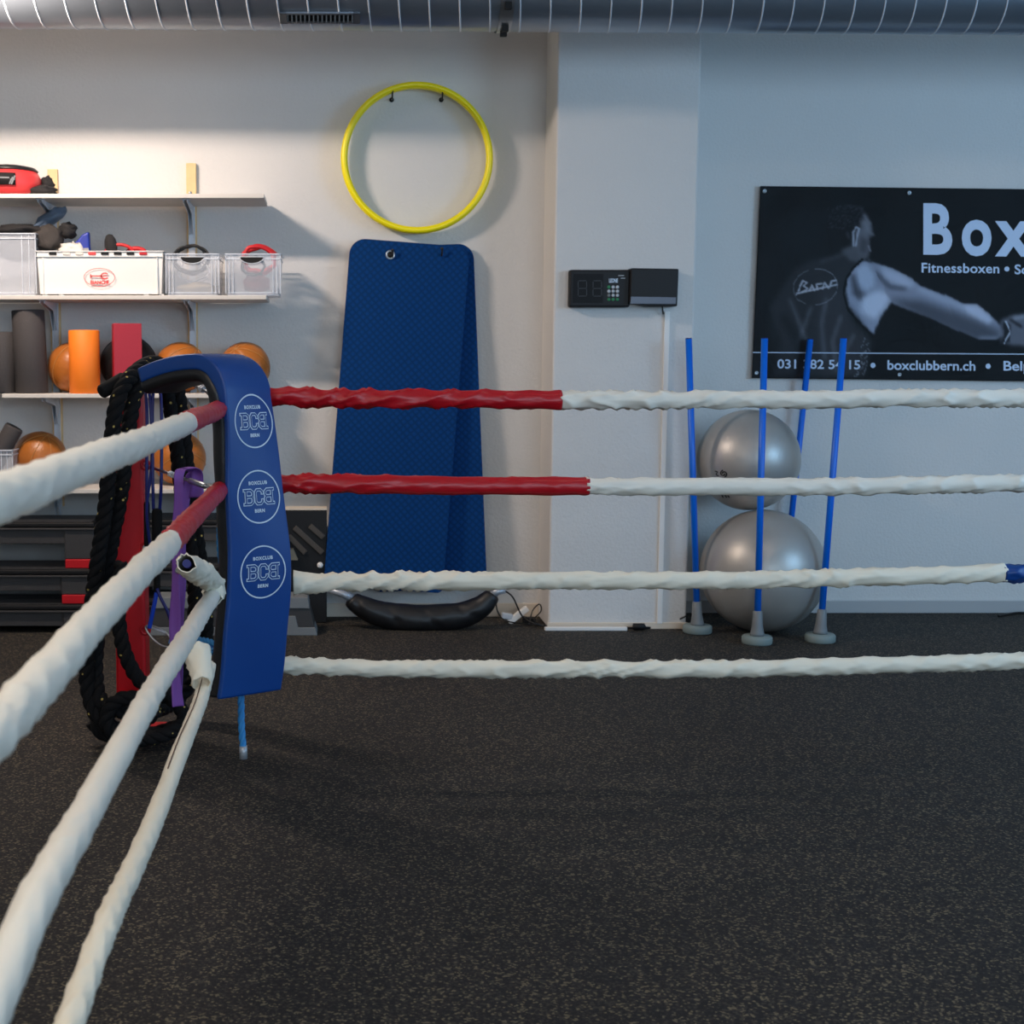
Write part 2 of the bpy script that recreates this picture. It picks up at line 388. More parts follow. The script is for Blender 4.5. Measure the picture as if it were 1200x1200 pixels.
far = [
 ('topmost far ring rope, red sleeve by the blue corner pad then white', [(305, 464), (400, 466.5), (520, 467.5), (655, 469), (800, 468.5), (930, 468), (1050, 467), (1200, 467), (1330, 466)], [(655, 'red')]),
 ('second far ring rope from the top, long red sleeve then white', [(312, 566), (450, 568), (600, 569), (690, 570), (850, 570.5), (1000, 569.5), (1200, 566), (1330, 564)], [(688, 'red')]),
 ('third far ring rope from the top, white with a blue sleeve at the right edge', [(344, 683), (420, 682), (520, 681), (600, 680), (760, 680), (900, 679), (1040, 676), (1183, 671.5), (1330, 668)], []),
 ('lowest far ring rope, all white, close above the floor', [(325, 779), (450, 783), (600, 784), (760, 784), (900, 783), (1050, 779), (1200, 773.5), (1330, 768)], []),
]
for i, (lab, pts, sp) in enumerate(far):
    path = spline([at(x, y, YF) for x, y in pts], .008)
    rad = (.0285, .029, .030, .0285)[i]
    if i < 2:
        k = split_at_px(path, sp[0][0])
        pieces = [('red_sleeve', path[:k+2], vinyl_red, rad*1.06), ('white_sleeve', path[k:], vinyl_white)]
    elif i == 2:
        k = split_at_px(path, 1183)
        fl3 = lambda u: 1+.35*math.exp(-(u/.035)**2)
        pieces = [('white_sleeve', path[:k+2], vinyl_white2, rad*.98, fl3), ('blue_sleeve', path[k:], vinyl_blue, rad*1.05)]
    else: pieces = [('white_sleeve', path, vinyl_white2)]
    rope_thing(lab, pieces, rad, 11+i*5, RG, tight=1.15 if i != 1 else .95)
XL = -.345
NG = 'ropes along the near left side of the ring'
near = [
 ('topmost near-left ring rope, white sleeve with a short red sleeve at the corner pad', [(262, 476), (252, 482), (215, 497), (160, 521), (100, 545), (50, 564), (0, 584), (-120, 630)], 'r', 219),
 ('second near-left ring rope, white sleeve with a red sleeve at the corner', [(263, 566), (255, 577), (240, 592), (197, 637), (150, 685), (110, 728), (60, 784), (0, 851), (-90, 950)], 'r', 199),
 ('third near-left ring rope, white with a crumpled folded end at the corner', [(253, 692), (233, 724), (187, 798), (138, 884), (90, 970), (42, 1056), (6, 1140), (-70, 1310)], 'w', None),
 ('lowest near-left ring rope, thin white sleeve with a brown seam', [(245, 782), (232, 830), (213, 875), (193, 930), (160, 1008), (126, 1080), (90, 1180), (45, 1300)], 'w', None),
]
for i, (lab, pts, kd, sx) in enumerate(near):
    P3 = [atx(x, y, XL) for x, y in pts]
    rad = (.0265, .0265, .0245, .0205)[i]
    if i == 3:      # last points lie outside the view; the x plane bends very slightly outwards at the cuff
        pass
    path = spline(P3, .007)
    if kd == 'r':
        Pk = atx(sx, pts[2][1] if i == 0 else pts[3][1], XL); k = min(range(len(path)), key=lambda j: (path[j]-Pk).length)
        pieces = [('red_sleeve', path[:k+2], vinyl_red, rad*1.03), ('white_sleeve', path[k:], vinyl_white)]
    else: pieces = [('white_sleeve', path, vinyl_white2 if i == 3 else vinyl_white)]
    t = rope_thing(lab, pieces, rad, 41+i*5, NG, tight=.34 if i != 3 else .42)
    if i == 2:      # folded tail lying back towards the post
        tail = spline([atx(x, y, XL) + Vector((dx, dy, 0)) for x, y, dx, dy in ((249, 700, 0, -.01), (250, 688, 0, .03), (243, 678, -.01, .05), (232, 672, -.02, .08), (222, 668, -.02, .12))], .006)
        vs, fs = sleeve(tail, .032, 77, .9, lambda u: .95+.30*math.sin(PI*u*.8)-.35*u)
        o = MB().add(vs, fs, True).build('folded_tail', vinyl_white2, t); md = o.modifiers.new('s', 'SOLIDIFY'); md.thickness = .003
        MB().tube([tail[-14], tail[-3]], .011, 12).build('rope_core', navy, t)
    if i == 3:
        fr = frames(path); sp_ = [path[j] + (Vector((1, 0, 0))*(-.25) + Vector((0, 0, 1))*.97).normalized()*.0225 for j in range(0, int(len(path)*.42))]
        MB().tube(sp_, .0014, 5).build('seam', brown_seam, t)
        c0 = atx(238, 790, XL); cuffp = spline([c0+Vector((0, -.03, -.02)), c0+Vector((-.012, .03, .02)), c0+Vector((-.02, .07, .05))], .006)
        vs, fs = sleeve(cuffp, .030, 91, 1.2, lambda u: .85+.45*u)
        o = MB().add(vs, fs, True).build('open_cuff', vinyl_white2, t); md = o.modifiers.new('s', 'SOLIDIFY'); md.thickness = .003
# ---------------------------------------------------------------- corner pad
def corner_pad():
    # stations: (px centre, py, depth, yaw deg) for the upright part, then an arc bending back over the top
    def nh(a): a = math.radians(a); return Vector((math.sin(a), -math.cos(a), 0))
    def sd(a): a = math.radians(a); return Vector((math.cos(a), math.sin(a), 0))
    up_st = [(292, 813, 35, .240), (298, 760, 34, .240), (303, 700, 33, .238), (304, 660, 35, .238), (300, 600, 39, .232), (297, 560, 42, .226), (293, 500, 48, .218), (289, 465, 52, .222)]
    st = []
    for px, py, yaw, wd in up_st:
        st.append((at(px, py, 4.50), nh(yaw), yaw, wd))
    P0 = st[-1][0]; yaw0 = 55
    Rb = .125; z0 = P0.z
    for k in range(1, 9):
        a = PI/2*k/8*.98; yaw = 52+4*k/8
        c = P0 - nh(yaw)*(Rb*(1-math.cos(a))) + Vector((0, 0, Rb*math.sin(a)))
        n = (nh(yaw)*math.cos(a) + Vector((0, 0, math.sin(a)))).normalized(); st.append((c, n, yaw, .226-.006*k/8))
    last = st[-1][0]; yaw = 56
    for k in range(1, 8):
        d = .036*k; c = last - nh(yaw)*d - Vector((0, 0, .045*(k/7)**2))
        tilt = .30*(k/7); n = (Vector((0, 0, 1))*math.cos(tilt) - nh(yaw)*math.sin(tilt)).normalized(); st.append((c, n, yaw, .220-.03*k/7))
    # densify
    C_ = spline([s_[0] for s_ in st], .012); 
    n_in = len(C_)
    # arc-length interpolation of normal / yaw / width
    def acc(P): 
        L = [0.]
        for a, b in zip(P, P[1:]): L.append(L[-1]+(b-a).length)
        return L
    La = acc([s_[0] for s_ in st]); Lb = acc(C_); kk = La[-1]/Lb[-1]; dense = []
    for i, c in enumerate(C_):
        l = Lb[i]*kk; j = max(0, min(len(st)-2, next((q for q in range(len(La)-1) if La[q+1] >= l), len(st)-2)))
        u = (l-La[j])/max(1e-6, La[j+1]-La[j]); u = min(1, max(0, u))
        n = st[j][1].lerp(st[j+1][1], u).normalized(); yw = st[j][2]*(1-u)+st[j+1][2]*u; wd = st[j][3]*(1-u)+st[j+1][3]*u
        dense.append((c, n, sd(yw), wd, l))
    t = thing('corner_pad', st[0][0], 'tall blue padded ring corner cushion with three round white club logos', 'corner cushion')
    def slab(o0, o1, dw, rnd, seed=0):
        mb = MB(); m = len(dense); cs = []
        for i, (c, n, s, wd, l) in enumerate(dense):
            h = (wd+dw)/2; a0, a1 = o0(i/m), o1(i/m)
            e = min(rnd, (a1-a0)/2*.98); pts = []
            for cx, cy, q0 in ((h-e, a1-e, 0), (-h+e, a1-e, 90), (-h+e, a0+e, 180), (h-e, a0+e, 270)):
                for k in range(5): q = math.radians(q0+90*k/4); pts.append((cx+e*math.cos(q), cy+e*math.sin(q)))
            w_ = .003*noise.noise(Vector((l*7, seed, 0)))
            cs.append([c + s*(x+w_) + n*y for x, y in pts])
        k = len(cs[0]); vs = [p for r_ in cs for p in r_]
        fs = [(i*k+a, i*k+(a+1) % k, (i+1)*k+(a+1) % k, (i+1)*k+a) for i in range(m-1) for a in range(k)]
        mb.add(vs, fs, True); mb.f.append(tuple(range(k))); mb.sm.append(False); mb.f.append(tuple(range((m-1)*k, m*k))); mb.sm.append(False)
        return mb
    arc = lambda u: max(0, min(1, (u-.62)/.10))
    cov = slab(lambda u: -.010-.030*arc(u), lambda u: .012, 0, .010).build('cover', vinyl_blue, t)
    slab(lambda u: -.072-.004*arc(u), lambda u: -.010-.02*arc(u), .006, .028, 3).build('backing', black_vinyl, t)
    # white piping down the far edge
    MB().tube([c+s*(wd/2+.001)+n*(-.004) for c, n, s, wd, l in dense], .003, 6).build('piping', black_vinyl, t)
    MB().cbox(dense[0][0]+Vector((0, 0, 0)), (.001, .001, .001))
    # logos
    def place(u, v, lift):
        # v = arclength position, u across
        i = min(range(len(dense)), key=lambda q: abs(dense[q][4]-v)); j = min(len(dense)-2, max(0, i if dense[i][4] <= v else i-1))
        a, b = dense[j], dense[j+1]; f = (v-a[4])/max(1e-6, b[4]-a[4])
        return a[0].lerp(b[0], f) + a[2].lerp(b[2], f).normalized()*u + a[1].lerp(b[1], f).normalized()*(.012+lift)
    B = [[(-.14, 1), (.42, 1), (.6, .86), (.6, .64), (.5, .52), (0.06, .52)], [(.5, .52), (.6, .38), (.6, .14), (.42, 0), (-.14, 0)], [(0, 0), (0, 1)]]
    Cc = [[(.62, .76), (.62, .84), (.46, 1), (.14, 1), (0, .84), (0, .16), (.14, 0), (.46, 0), (.62, .16), (.62, .24)]]
    def sub2(pts, step=.12):
        out = [pts[0]]
        for a, b in zip(pts, pts[1:]):
            k = max(1, int(math.hypot(b[0]-a[0], b[1]-a[1])/step))
            out += [(a[0]+(b[0]-a[0])*j/k, a[1]+(b[1]-a[1])*j/k) for j in range(1, k+1)]
        return out
    for py in (495, 581, 668):
        zt = at(290, py, 4.5).z; v0 = min(dense, key=lambda d: abs(d[0].z-zt) + (10 if d[1].z > .5 else 0))[4]
        r = .084; cx = .006
        W = MB(); K = MB()
        vs, fs = stroke2d([(r*math.cos(2*PI*k/64), r*math.sin(2*PI*k/64)) for k in range(64)], .0046, True)
        W.add([place(cx+p.x, v0+p.y, .0015) for p in vs], fs)
        h = .042; wl = .044
        for li, (g, off, mir) in enumerate(((B, -.0515, 1), (Cc, -.0136, 1), (B, .0515, -1))):
            for ln in g:
                pp = sub2([(cx+off+mir*p[0]*wl, v0-.022+p[1]*h*1.06) for p in ln], .012)
                vs, fs = stroke2d(pp, .0108); W.add([place(p.x, p.y, .0015) for p in vs], fs)
                vs, fs = stroke2d(pp, .0052); K.add([place(p.x, p.y, .0030) for p in vs], fs)
        for s_, yy, sz in (('BOXCLUB', .040, .0150), ('BERN', -.050, .0150)):
            vs, fs = text_mesh(s_, sz, .0007, 1.15); x0 = min(v.x for v in vs); x1 = max(v.x for v in vs)
            W.add([place(cx+v.x-(x0+x1)/2, v0+yy+v.y, .0015) for v in vs], fs)
        lo = W.build('logo', print_white, t); K.build('logo_letter_fill', print_blue, lo)
    return t, dense
pad, dense = corner_pad()
# twisted rope helper
def twisted(path, R, strands=3, pitch=4.0, n=7, sr=.56):
    fr = frames(path); out = MB(); s = 0; acc = [0.]
    for a, b in zip(path, path[1:]): acc.append(acc[-1]+(b-a).length)
    for k in range(strands):
        pts = []
        for p, (t, a, b), l in zip(path, fr, acc):
            q = 2*PI*(l/(pitch*R*2*.9) + k/strands); pts.append(p+(a*math.cos(q)+b*math.sin(q))*R*(1-sr))
        out.tube(pts, R*sr, n)
    return out
# light-blue lashing rope under the pad and behind it
t = thing('blue_lashing_rope', at(283, 812, 4.58), 'light blue twisted rope end hanging below the blue corner pad', 'rope')
twisted(spline([at(262, 790, 4.62), at(276, 798, 4.60), at(282, 815, 4.58), at(283, 850, 4.57), at(285, 878, 4.57)], .006), .0125).build('rope', cyan_rope, t)
MB().tube([at(285, 874, 4.57), at(285.3, 889, 4.57)], .0135, 12).build('taped_end', tape_m, t)
t = thing('blue_lashing_rope', at(245, 760, 4.75), 'light blue rope knotted round the corner hooks behind the pad', 'rope')
mb = twisted(spline([at(205, 742, 4.95), at(222, 748, 4.85), at(245, 752, 4.72), at(256, 758, 4.66), at(244, 766, 4.70), at(232, 764, 4.8), at(240, 756, 4.75), at(254, 766, 4.68)], .006), .012)
mb.build('knot', cyan_rope, t)
twisted(spline([at(200, 752, 4.98), at(209, 748, 4.9), at(216, 758, 4.86), at(230, 770, 4.75)], .006), .011).build('rope', cyan_rope, t)
twisted(spline([at(260, 590, 4.66), at(257, 615, 4.67), at(257, 645, 4.67), at(262, 680, 4.67)], .006), .009).build('rope', cyan_rope, t)
# ---------------------------------------------------------------- red corner post
YPo = 5.2
pa = atz(150, 862, 0)
xc = at(152, 700, YPo).x
t = thing('corner_post', (xc, YPo+.06, 0), 'red padded square ring post draped with a black battle rope', 'post')
zt = 1.345; hw = .057
MB().box((xc-hw*.75, YPo+.02, 0.012), (xc+hw*.75, YPo+.105, zt)).build('steel_column', red_paint, t, bevel=.004)
MB().box((xc-hw, YPo, .125), (xc+hw, YPo+.125, zt-.01)).build('post_pad', mat('dark_red_vinyl', (202, 6, 22), .4, bump=.05, bscale=12), t, bevel=.012, seg=3)
MB().box((xc-.115, YPo-.05, 0), (xc+.115, YPo+.18, .012)).build('base_plate', red_paint, t, bevel=.003)
for dx in (-.095, .095):
    MB().lathe([(.011, .012), (.011, .022), (.006, .022), (.006, .035), (0, .035)], 6, Matrix.Translation((xc+dx, YPo-.03, 0))).build('bolt', steel, t)
hooks = []
for py in (545, 641, 738):
    c = at(167, py, YPo-.004); hooks.append(c)
    ring = [c+Vector((.012+.016*math.cos(a), -.006, .016*math.sin(a))) for a in [2*PI*k/18 for k in range(18)]]
    MB().tube(ring, .005, 8, closed=True).build('hook_eye', red_paint, t)
# tension rods
def turnbuckle(a, b, label):
    a, b = Vector(a), Vector(b); d = (b-a); t = thing('tension_rod', a, label, 'tension rod', 'steel rods between the ring post and the ropes')
    MB().tube([a, b], .006, 10).build('rod', steel, t)
    MB().tube([a.lerp(b, .58), a.lerp(b, .6), a.lerp(b, .78), a.lerp(b, .8)], [.006, .0105, .0105, .006], 12).build('sleeve_nut', steel, t)
    mb = MB(); 
    for f in (.34, .40): mb.tube([a.lerp(b, f), a.lerp(b, f+.03)], .012, 6, smooth=False)
    mb.build('nut', zinc, t)
turnbuckle(hooks[0]+Vector((.012, -.01, 0)), at(262, 577, 4.62), 'steel tension rod just below the top ropes carrying the purple band')
turnbuckle(at(222, 449, 5.0), at(262, 468, 4.66), 'steel tension rod under the top of the blue corner pad')
# carabiner
def carabiner(c, ang, sz, label, par='y'):
    t = thing('carabiner', c, label, 'carabiner'); pts = []
    for k in range(24):
        q = 2*PI*k/24; x = math.cos(q)*sz*(1.); z = math.sin(q)*sz*.42*(1+.25*math.cos(q))
        pts.append(Vector(c)+Vector((x*math.cos(ang)-z*math.sin(ang), -x*.35, x*math.sin(ang)+z*math.cos(ang))))
    MB().tube(pts, .0045, 8, closed=True).build('body', steel, t)
    MB().tube([pts[5], pts[11]], .005, 8).build('gate', zinc, t)
carabiner(at(186, 745, 5.12), math.radians(-32), .058, 'silver snap hook clipped to the lowest red eye of the post')
carabiner(at(176, 645, 5.15), math.radians(-25), .028, 'small silver snap hook on the middle red eye of the post')
carabiner(at(216, 668, 4.80), math.radians(10), .03, 'small snap hook at the folded end of the third near rope')
# ---------------------------------------------------------------- battle rope over the post
def battle():
    t = thing('battle_rope', at(120, 860, 5.05), 'thick black twisted battle rope looped over the red post', 'battle rope')
    q = [(215, 850, 5.12), (165, 862, 5.02), (118, 843, 5.0), (102, 800, 5.03), (104, 740, 5.02), (114, 660, 5.0), (124, 590, 4.99), (130, 520, 4.99), (139, 465, 5.01), (158, 437, 5.1), (183, 426, 5.25), (205, 446, 5.38), (214, 500, 5.40), (222, 570, 5.40), (232, 640, 5.40), (240, 700, 5.42), (238, 770, 5.42), (205, 822, 5.40),
         (160, 835, 5.05), (122, 825, 5.0), (112, 790, 5.08), (116, 730, 5.09), (128, 650, 5.07), (142, 575, 5.05), (149, 515, 5.05), (158, 462, 5.09), (172, 446, 5.18), (192, 452, 5.34), (205, 510, 5.36), (213, 580, 5.36), (224, 650, 5.36), (228, 720, 5.36), (212, 790, 5.37), (170, 845, 5.12),
         (130, 862, 5.06), (108, 845, 5.09)]
    pth = spline([at(*a) for a in q], .010)
    for p in pth: p.z = max(p.z, .036)
    twisted(pth, .031, 3, 2.3, 7, .57).build('rope', black_rope, t)
    q2 = [(143, 660, 4.97), (138, 700, 4.97), (142, 748, 4.97), (155, 785, 4.98), (176, 808, 5.0), (205, 822, 5.05), (215, 845, 5.05), (190, 862, 5.0), (150, 866, 4.97), (126, 850, 4.96), (132, 825, 4.96), (158, 818, 4.97), (184, 838, 5.0)]
    pth = spline([at(*a) for a in q2], .010)
    for p in pth: p.z = max(p.z, .036)
    twisted(pth, .029, 3, 2.3, 7, .57).build('rope', black_rope, t)
battle()
# resistance tubes
def restube(label, cord, grip, grip_r, ccol=navy, strap=None):
    t = thing('resistance_tube', grip[0], label, 'exercise tube')
    MB().tube(spline(cord, .01), .006, 8).build('tube', ccol, t)
    MB().tube([grip[0], grip[0].lerp(grip[1], .06), grip[0].lerp(grip[1], .94), grip[1]], [grip_r*.8, grip_r, grip_r, grip_r*.8], 16).build('foam_grip', mat('black_foam', (20, 20, 21), .85, spec=.2), t)
    if strap: MB().tube(spline(strap, .008), .008, 8).build('strap', mat('bright_blue_webbing', (20, 70, 200), .5), t)
restube('blue exercise tube with a black foam grip sticking out left over the post top', [at(150, 441, 5.1), at(168, 432, 5.24), at(176, 470, 5.12), at(178, 540, 5.10), at(172, 595, 5.10), at(176, 640, 5.11)],
        (at(118, 460, 5.02), at(146, 443, 5.08)), .0255, strap=[at(141, 446, 5.06), at(152, 437, 5.12), at(160, 433, 5.2)])
restube('navy exercise tube hanging beside the post, upper black grip', [at(168, 436, 5.27), at(172, 480, 5.13), at(172, 540, 5.12), at(172, 590, 5.12)],
        (at(172, 588, 5.12), at(172, 640, 5.12)), .011)
restube('pair of navy cords hanging over the tension rod into a black grip', [at(180, 597, 5.08), at(179, 560, 5.08), at(179, 470, 5.12), at(184, 440, 5.2), at(189, 475, 5.1), at(189, 560, 5.06), at(187, 600, 5.08)],
        (at(184, 596, 5.08), at(184, 655, 5.08)), .019)
restube('navy cord loop dangling low beside the post above the snap hook', [at(184, 690, 5.06), at(188, 700, 5.05), at(196, 716, 5.04), at(202, 735, 5.04)],
        (at(184, 660, 5.09), at(184, 694, 5.07)), .012, strap=[at(184, 692, 5.07), at(180, 712, 5.07), at(175, 736, 5.08)])
# purple band
def ribbon(path, w0, th, side, seed=0, twist=0):
    vs = []; m = len(path)
    for i, p in enumerate(path):
        a = twist*math.sin(i/m*PI*2+seed)
        s = (Vector(side)*math.cos(a) + Vector((0, 1, 0))*math.sin(a)).normalized(); nrm = s.cross((path[min(i+1, m-1)]-path[max(i-1, 0)]).normalized())
        ww = w0*(1+.18*math.sin(i*.21+seed))
        bow = [(-1, 0), (-.5, .25), (0, .35), (.5, .2), (1, -.1)]
        for k, (u, b) in enumerate(bow): vs.append(p+s*ww/2*u+nrm*(b*ww*.25))
    n = 5; fs = [(i*n+k, i*n+k+1, (i+1)*n+k+1, (i+1)*n+k) for i in range(m-1) for k in range(n-1)]
    return vs, fs
t = thing('resistance_band', at(215, 548, 4.85), 'purple rubber loop band hung over the steel tension rod', 'exercise band')
for pts, w_ in (([at(224, 551, 4.93), at(216, 549, 4.88), at(210, 556, 4.85), at(209, 600, 4.86), at(206, 660, 4.87), at(205, 730, 4.88), at(206, 790, 4.88), at(209, 828, 4.88)], .036),
             ([at(216, 549, 4.90), at(226, 548, 4.91), at(231, 556, 4.93), at(230, 583, 4.93)], .05),
             ([at(226, 552, 4.96), at(219, 570, 4.98), at(214, 640, 4.97), at(212, 720, 4.97), at(210, 800, 4.95), at(209, 826, 4.9)], .028)):
    vs, fs = ribbon(spline(pts, .01), w_, .003, (1, 0, 0), len(pts), .5)
    o = MB().add(vs, fs, True).build('band_strand', purple, t); md = o.modifiers.new('s', 'SOLIDIFY'); md.thickness = .003
# ---------------------------------------------------------------- wall shelving
YSf = YL-.42                                             # shelf front edge
SZ = [at(150, y, YSf).z for y in (227, 346, 461.5, 573.5)]; TH = .022
xr = [at(x, 300, YSf).x for x in (310, 312, 312, 300)]
shelving = thing('shelving_unit', (-1.3, YL-.15, SZ[3]), 'four white shelves on metal wall brackets with wooden battens', 'shelf')
for i in range(4):
    o = MB().box((-3.2 if i != 2 else at(2, 463, YSf).x, YSf, SZ[i]-TH), (xr[i], YL-.03, SZ[i])).build('shelf_board', white_lam, shelving, bevel=.003)
ux = [at(65, 300, YL).x, at(226, 300, YL).x]
for j, x in enumerate(ux):
    b = MB().box((x-.024-.005, YL-.03, .62), (x+.024, YL, at(200, (199, 192)[j], YL).z)).build('wooden_batten', wood, shelving, bevel=.002)
    MB().lathe([(.009, 0), (.009, .004), (.004, .006), (0, .006)], 12, Matrix.Translation((x-.008, YL-.03, SZ[0]+.05)) @ Matrix.Rotation(PI/2, 4, 'X')).build('screw', steel, b)
    MB().box((x-.013, YL-.045, .62), (x+.013, YL-.03, SZ[0]+.02)).box((x-.017, YL-.05, .62), (x-.013, YL-.03, SZ[0]+.02)).box((x+.013, YL-.05, .62), (x+.017, YL-.03, SZ[0]+.02)).build('upright_rail', zinc, shelving)
    for i in range(4):
        z = SZ[i]-TH; mb = MB()
        for dx in (-.012, .009):
            M = Matrix.Translation((x+dx, 0, 0)) @ Matrix.Rotation(PI/2, 4, 'Z')
            mb.prism([(YL-.045, z-.001), (YL-.045, z-.15), (YL-.075, z-.15), (YL-.14, z-.05), (YSf+.03, z-.018), (YSf+.03, z-.001)], -.003, M)
        mb.box((x-.022, YSf+.03, z-.004), (x+.022, YSf+.05, z-.001))
        mb.build('bracket', zinc, shelving)
# ---- things on the shelves
def ball(name, px, py, Y, r, m, label, cat, seam=True, group=None, squash=1., rot=(0, 0, 0), seamc=None):
    c = at(px, py, Y)
    bm = bmesh.new(); bmesh.ops.create_uvsphere(bm, u_segments=48, v_segments=32, radius=r)
    for v in bm.verts:
        a = math.atan2(v.co.y, v.co.x); d = abs(((a/(PI/4))+.5) % 1-.5)*PI/4*math.hypot(v.co.x, v.co.y)
        if seam and d < r*.05: v.co *= .985
    me = bpy.data.meshes.new('sphere'); bm.to_mesh(me); bm.free()
    for p in me.polygons: p.use_smooth = True
    me.materials.append(m)
    if seam:
        t = thing(name, c, label, cat, group); t.rotation_euler = rot; t.scale = (1, 1, squash)
        o = bpy.data.objects.new('leather_shell', me); S.collection.objects.link(o); o.parent = t
        sm = MB()
        for k in range(4):
            a = PI/4*k+.001
            sm.tube([Vector((math.cos(a)*math.cos(q), math.sin(a)*math.cos(q), math.sin(q)))*r*1.0 for q in [2*PI*j/48 for j in range(48)]], .0018, 5, closed=True)
        so = sm.build('stitched_seam', seamc); so.parent = t
        return t
    o = bpy.data.objects.new(name, me); S.collection.objects.link(o); o.location = c; o.scale = (1, 1, squash); o.rotation_euler = rot
    return tag(o, label, cat, group)
MG = 'medicine balls on the shelves'
def shelf_ball(px, i, rpx, label, m=tan_l, Y=YL-.155, rot=(.3, .2, .1), sq=1., seamc=None):
    r = rpx*Y/F; c = at(px, 400, Y); z = SZ[i]+r*sq*1.0
    py = 600-(F*((z-H)*math.cos(PITCH)+Y*math.sin(PITCH))/(Y*math.cos(PITCH)-(z-H)*math.sin(PITCH)))
    return ball('medicine_ball', px, py, Y, r, m, label, 'medicine ball', True, MG, sq, rot, seamc or seam_l)
shelf_ball(86, 2, 29.5, 'brown leather medicine ball half hidden behind the orange foam roller')
shelf_ball(212, 2, 29.5, 'brown leather medicine ball just left of the top of the blue corner pad', rot=(.7, .3, 1.))
shelf_ball(287, 2, 29.5, 'brown leather medicine ball at the right end of the third shelf', rot=(.5, -.6, .3))
shelf_ball(47, 3, 31.5, 'brown leather medicine ball on the lowest shelf at the left beside the clear tub', rot=(.5, .1, .6))
shelf_ball(210, 3, 31.5, 'brown leather medicine ball on the lowest shelf behind the red post and cords', rot=(1.2, .3, .2))
shelf_ball(151, 2, 33, 'black medicine ball behind the standing red foam block', black_vinyl, YL-.15, seamc=black_cable)
def roller(px0, px1, pyt, i, Y, m, label, lean=0., hole=True):
    x0, x1 = at(px0, 430, Y).x, at(px1, 430, Y).x; r = (x1-x0)/2; zt_ = at(px0, pyt, Y).z; h = zt_-SZ[i]
    M = Matrix.Translation(((x0+x1)/2, Y, SZ[i]+r*abs(math.sin(lean)))) @ Matrix.Rotation(lean, 4, 'Y')
    o = MB().lathe([(.0, .02), (r*.35, .02), (r*.35, 0), (r-.004, 0), (r, .004), (r, h-.004), (r-.004, h), (r*.35, h), (r*.35, h-.03), (0, h-.03)], 40, M).build('foam_roller', m, origin=(M @ Vector((0, 0, 0))))
    return tag(o, label, 'foam roller', 'foam rollers on the shelf')
roller(-16, 20, 389, 2, 7.50, dark_f, 'short dark grey foam roller cut by the left edge of the photo')
roller(18, 56, 364, 2, 7.47, dark_f, 'tall dark grey foam roller standing on the third shelf', -.03)
roller(81, 117, 387, 2, 7.425, orange_f, 'bright orange foam roller standing on the third shelf')
x0, x1 = at(129, 430, 7.38).x, at(168, 430, 7.38).x
c = Vector(((x0+x1)/2, 7.41, SZ[2])); zt_ = at(150, 379, 7.38).z
M = Matrix.Translation(c) @ Matrix.Rotation(math.radians(14), 4, 'Z')
o = MB().box((-.075, -.04, 0), (.072, .045, zt_-SZ[2]), M).build('foam_block', red_box, origin=c, bevel=.003)
tag(o, 'dark red foam block standing upright between the orange roller and the ropes', 'foam block')
# crates
def crate(name, xa, xb, ya, yb, z, h, m, rim_m, label, wt=.004, flare=.01, ribs=True, group=None, cutout=None):
    cx, cy = (xa+xb)/2, (ya+yb)/2; t = thing(name, (cx, cy, z), label, 'storage box', group)
    mb = MB(); a = flare
    def wall(p0, p1, q0, q1):   # outer bottom edge p0-p1, top q0-q1; thickness inwards towards centre
        C0 = Vector((cx, cy, 0)); vs = []
        for p in (p0, p1, q1, q0):
            vs.append(Vector(p))
        inn = []
        for p in vs:
            d = Vector((cx-p.x, cy-p.y, 0)); inn.append(p+Vector((math.copysign(wt, d.x), math.copysign(wt, d.y), 0)))
        mb.add(vs+inn, [(0, 1, 2, 3), (7, 6, 5, 4), (0, 4, 5, 1), (1, 5, 6, 2), (2, 6, 7, 3), (3, 7, 4, 0)])
    B_ = [(xa+a, ya+a, z), (xb-a, ya+a, z), (xb-a, yb-a, z), (xa+a, yb-a, z)]; T_ = [(xa, ya, z+h), (xb, ya, z+h), (xb, yb, z+h), (xa, yb, z+h)]
    for k in range(4): wall(B_[k], B_[(k+1) % 4], T_[k], T_[(k+1) % 4])
    mb.box((xa+a, ya+a, z), (xb-a, yb-a, z+wt))
    mb.build('body', m, t)
    rr = MB()
    for zz, e in ((z+h-.006, .004), ) + (((z+h-.03, .002), (z+.012, -.002+0)) if ribs else ()):
        f = (zz-z)/h; o_ = a*(1-f)
        x0_, x1_, y0_, y1_ = xa+o_-e-.002, xb-o_+e+.002, ya+o_-e-.002, yb-o_+e+.002; q = .006
        rr.box((x0_, y0_, zz), (x1_, y0_+q, zz+.005)); rr.box((x0_, y1_-q, zz), (x1_, y1_, zz+.005)); rr.box((x0_, y0_, zz), (x0_+q, y1_, zz+.005)); rr.box((x1_-q, y0_, zz), (x1_, y1_, zz+.005))
    if ribs:
        for fx in (.07, .14, .86, .93):
            x = xa+(xb-xa)*fx; rr.box((x-.0015, ya+a*.4-.003, z+.01), (x+.0015, ya+a*.4+.002, z+h-.01))
        for px_ in (xa, xb-.004): rr.box((px_, ya, z+.01), (px_+.004, ya+.012, z+h))
    rr.build('rim', rim_m, t)
    return t
S2 = SZ[1]
xA = at(0, 300, 7.45).x
TG = 'clear plastic tubs on the shelves'
def X(px, Y=7.36): return at(px, 300, Y).x
ct = crate('clear_tub', X(-75), X(42), 7.36, 7.64, S2, at(20, 273, 7.36).z-S2, clear_p, clear_edge, 'tall clear plastic tub at the left edge left of the white crate', group=TG)
white_c = crate('white_crate', X(43), X(191), 7.36, 7.64, S2+.008, at(100, 294, 7.36).z-S2-.008, white_pl, white_pl, 'white plastic crate with a red oval crayfish logo', wt=.006, flare=.012, ribs=False, group=None)
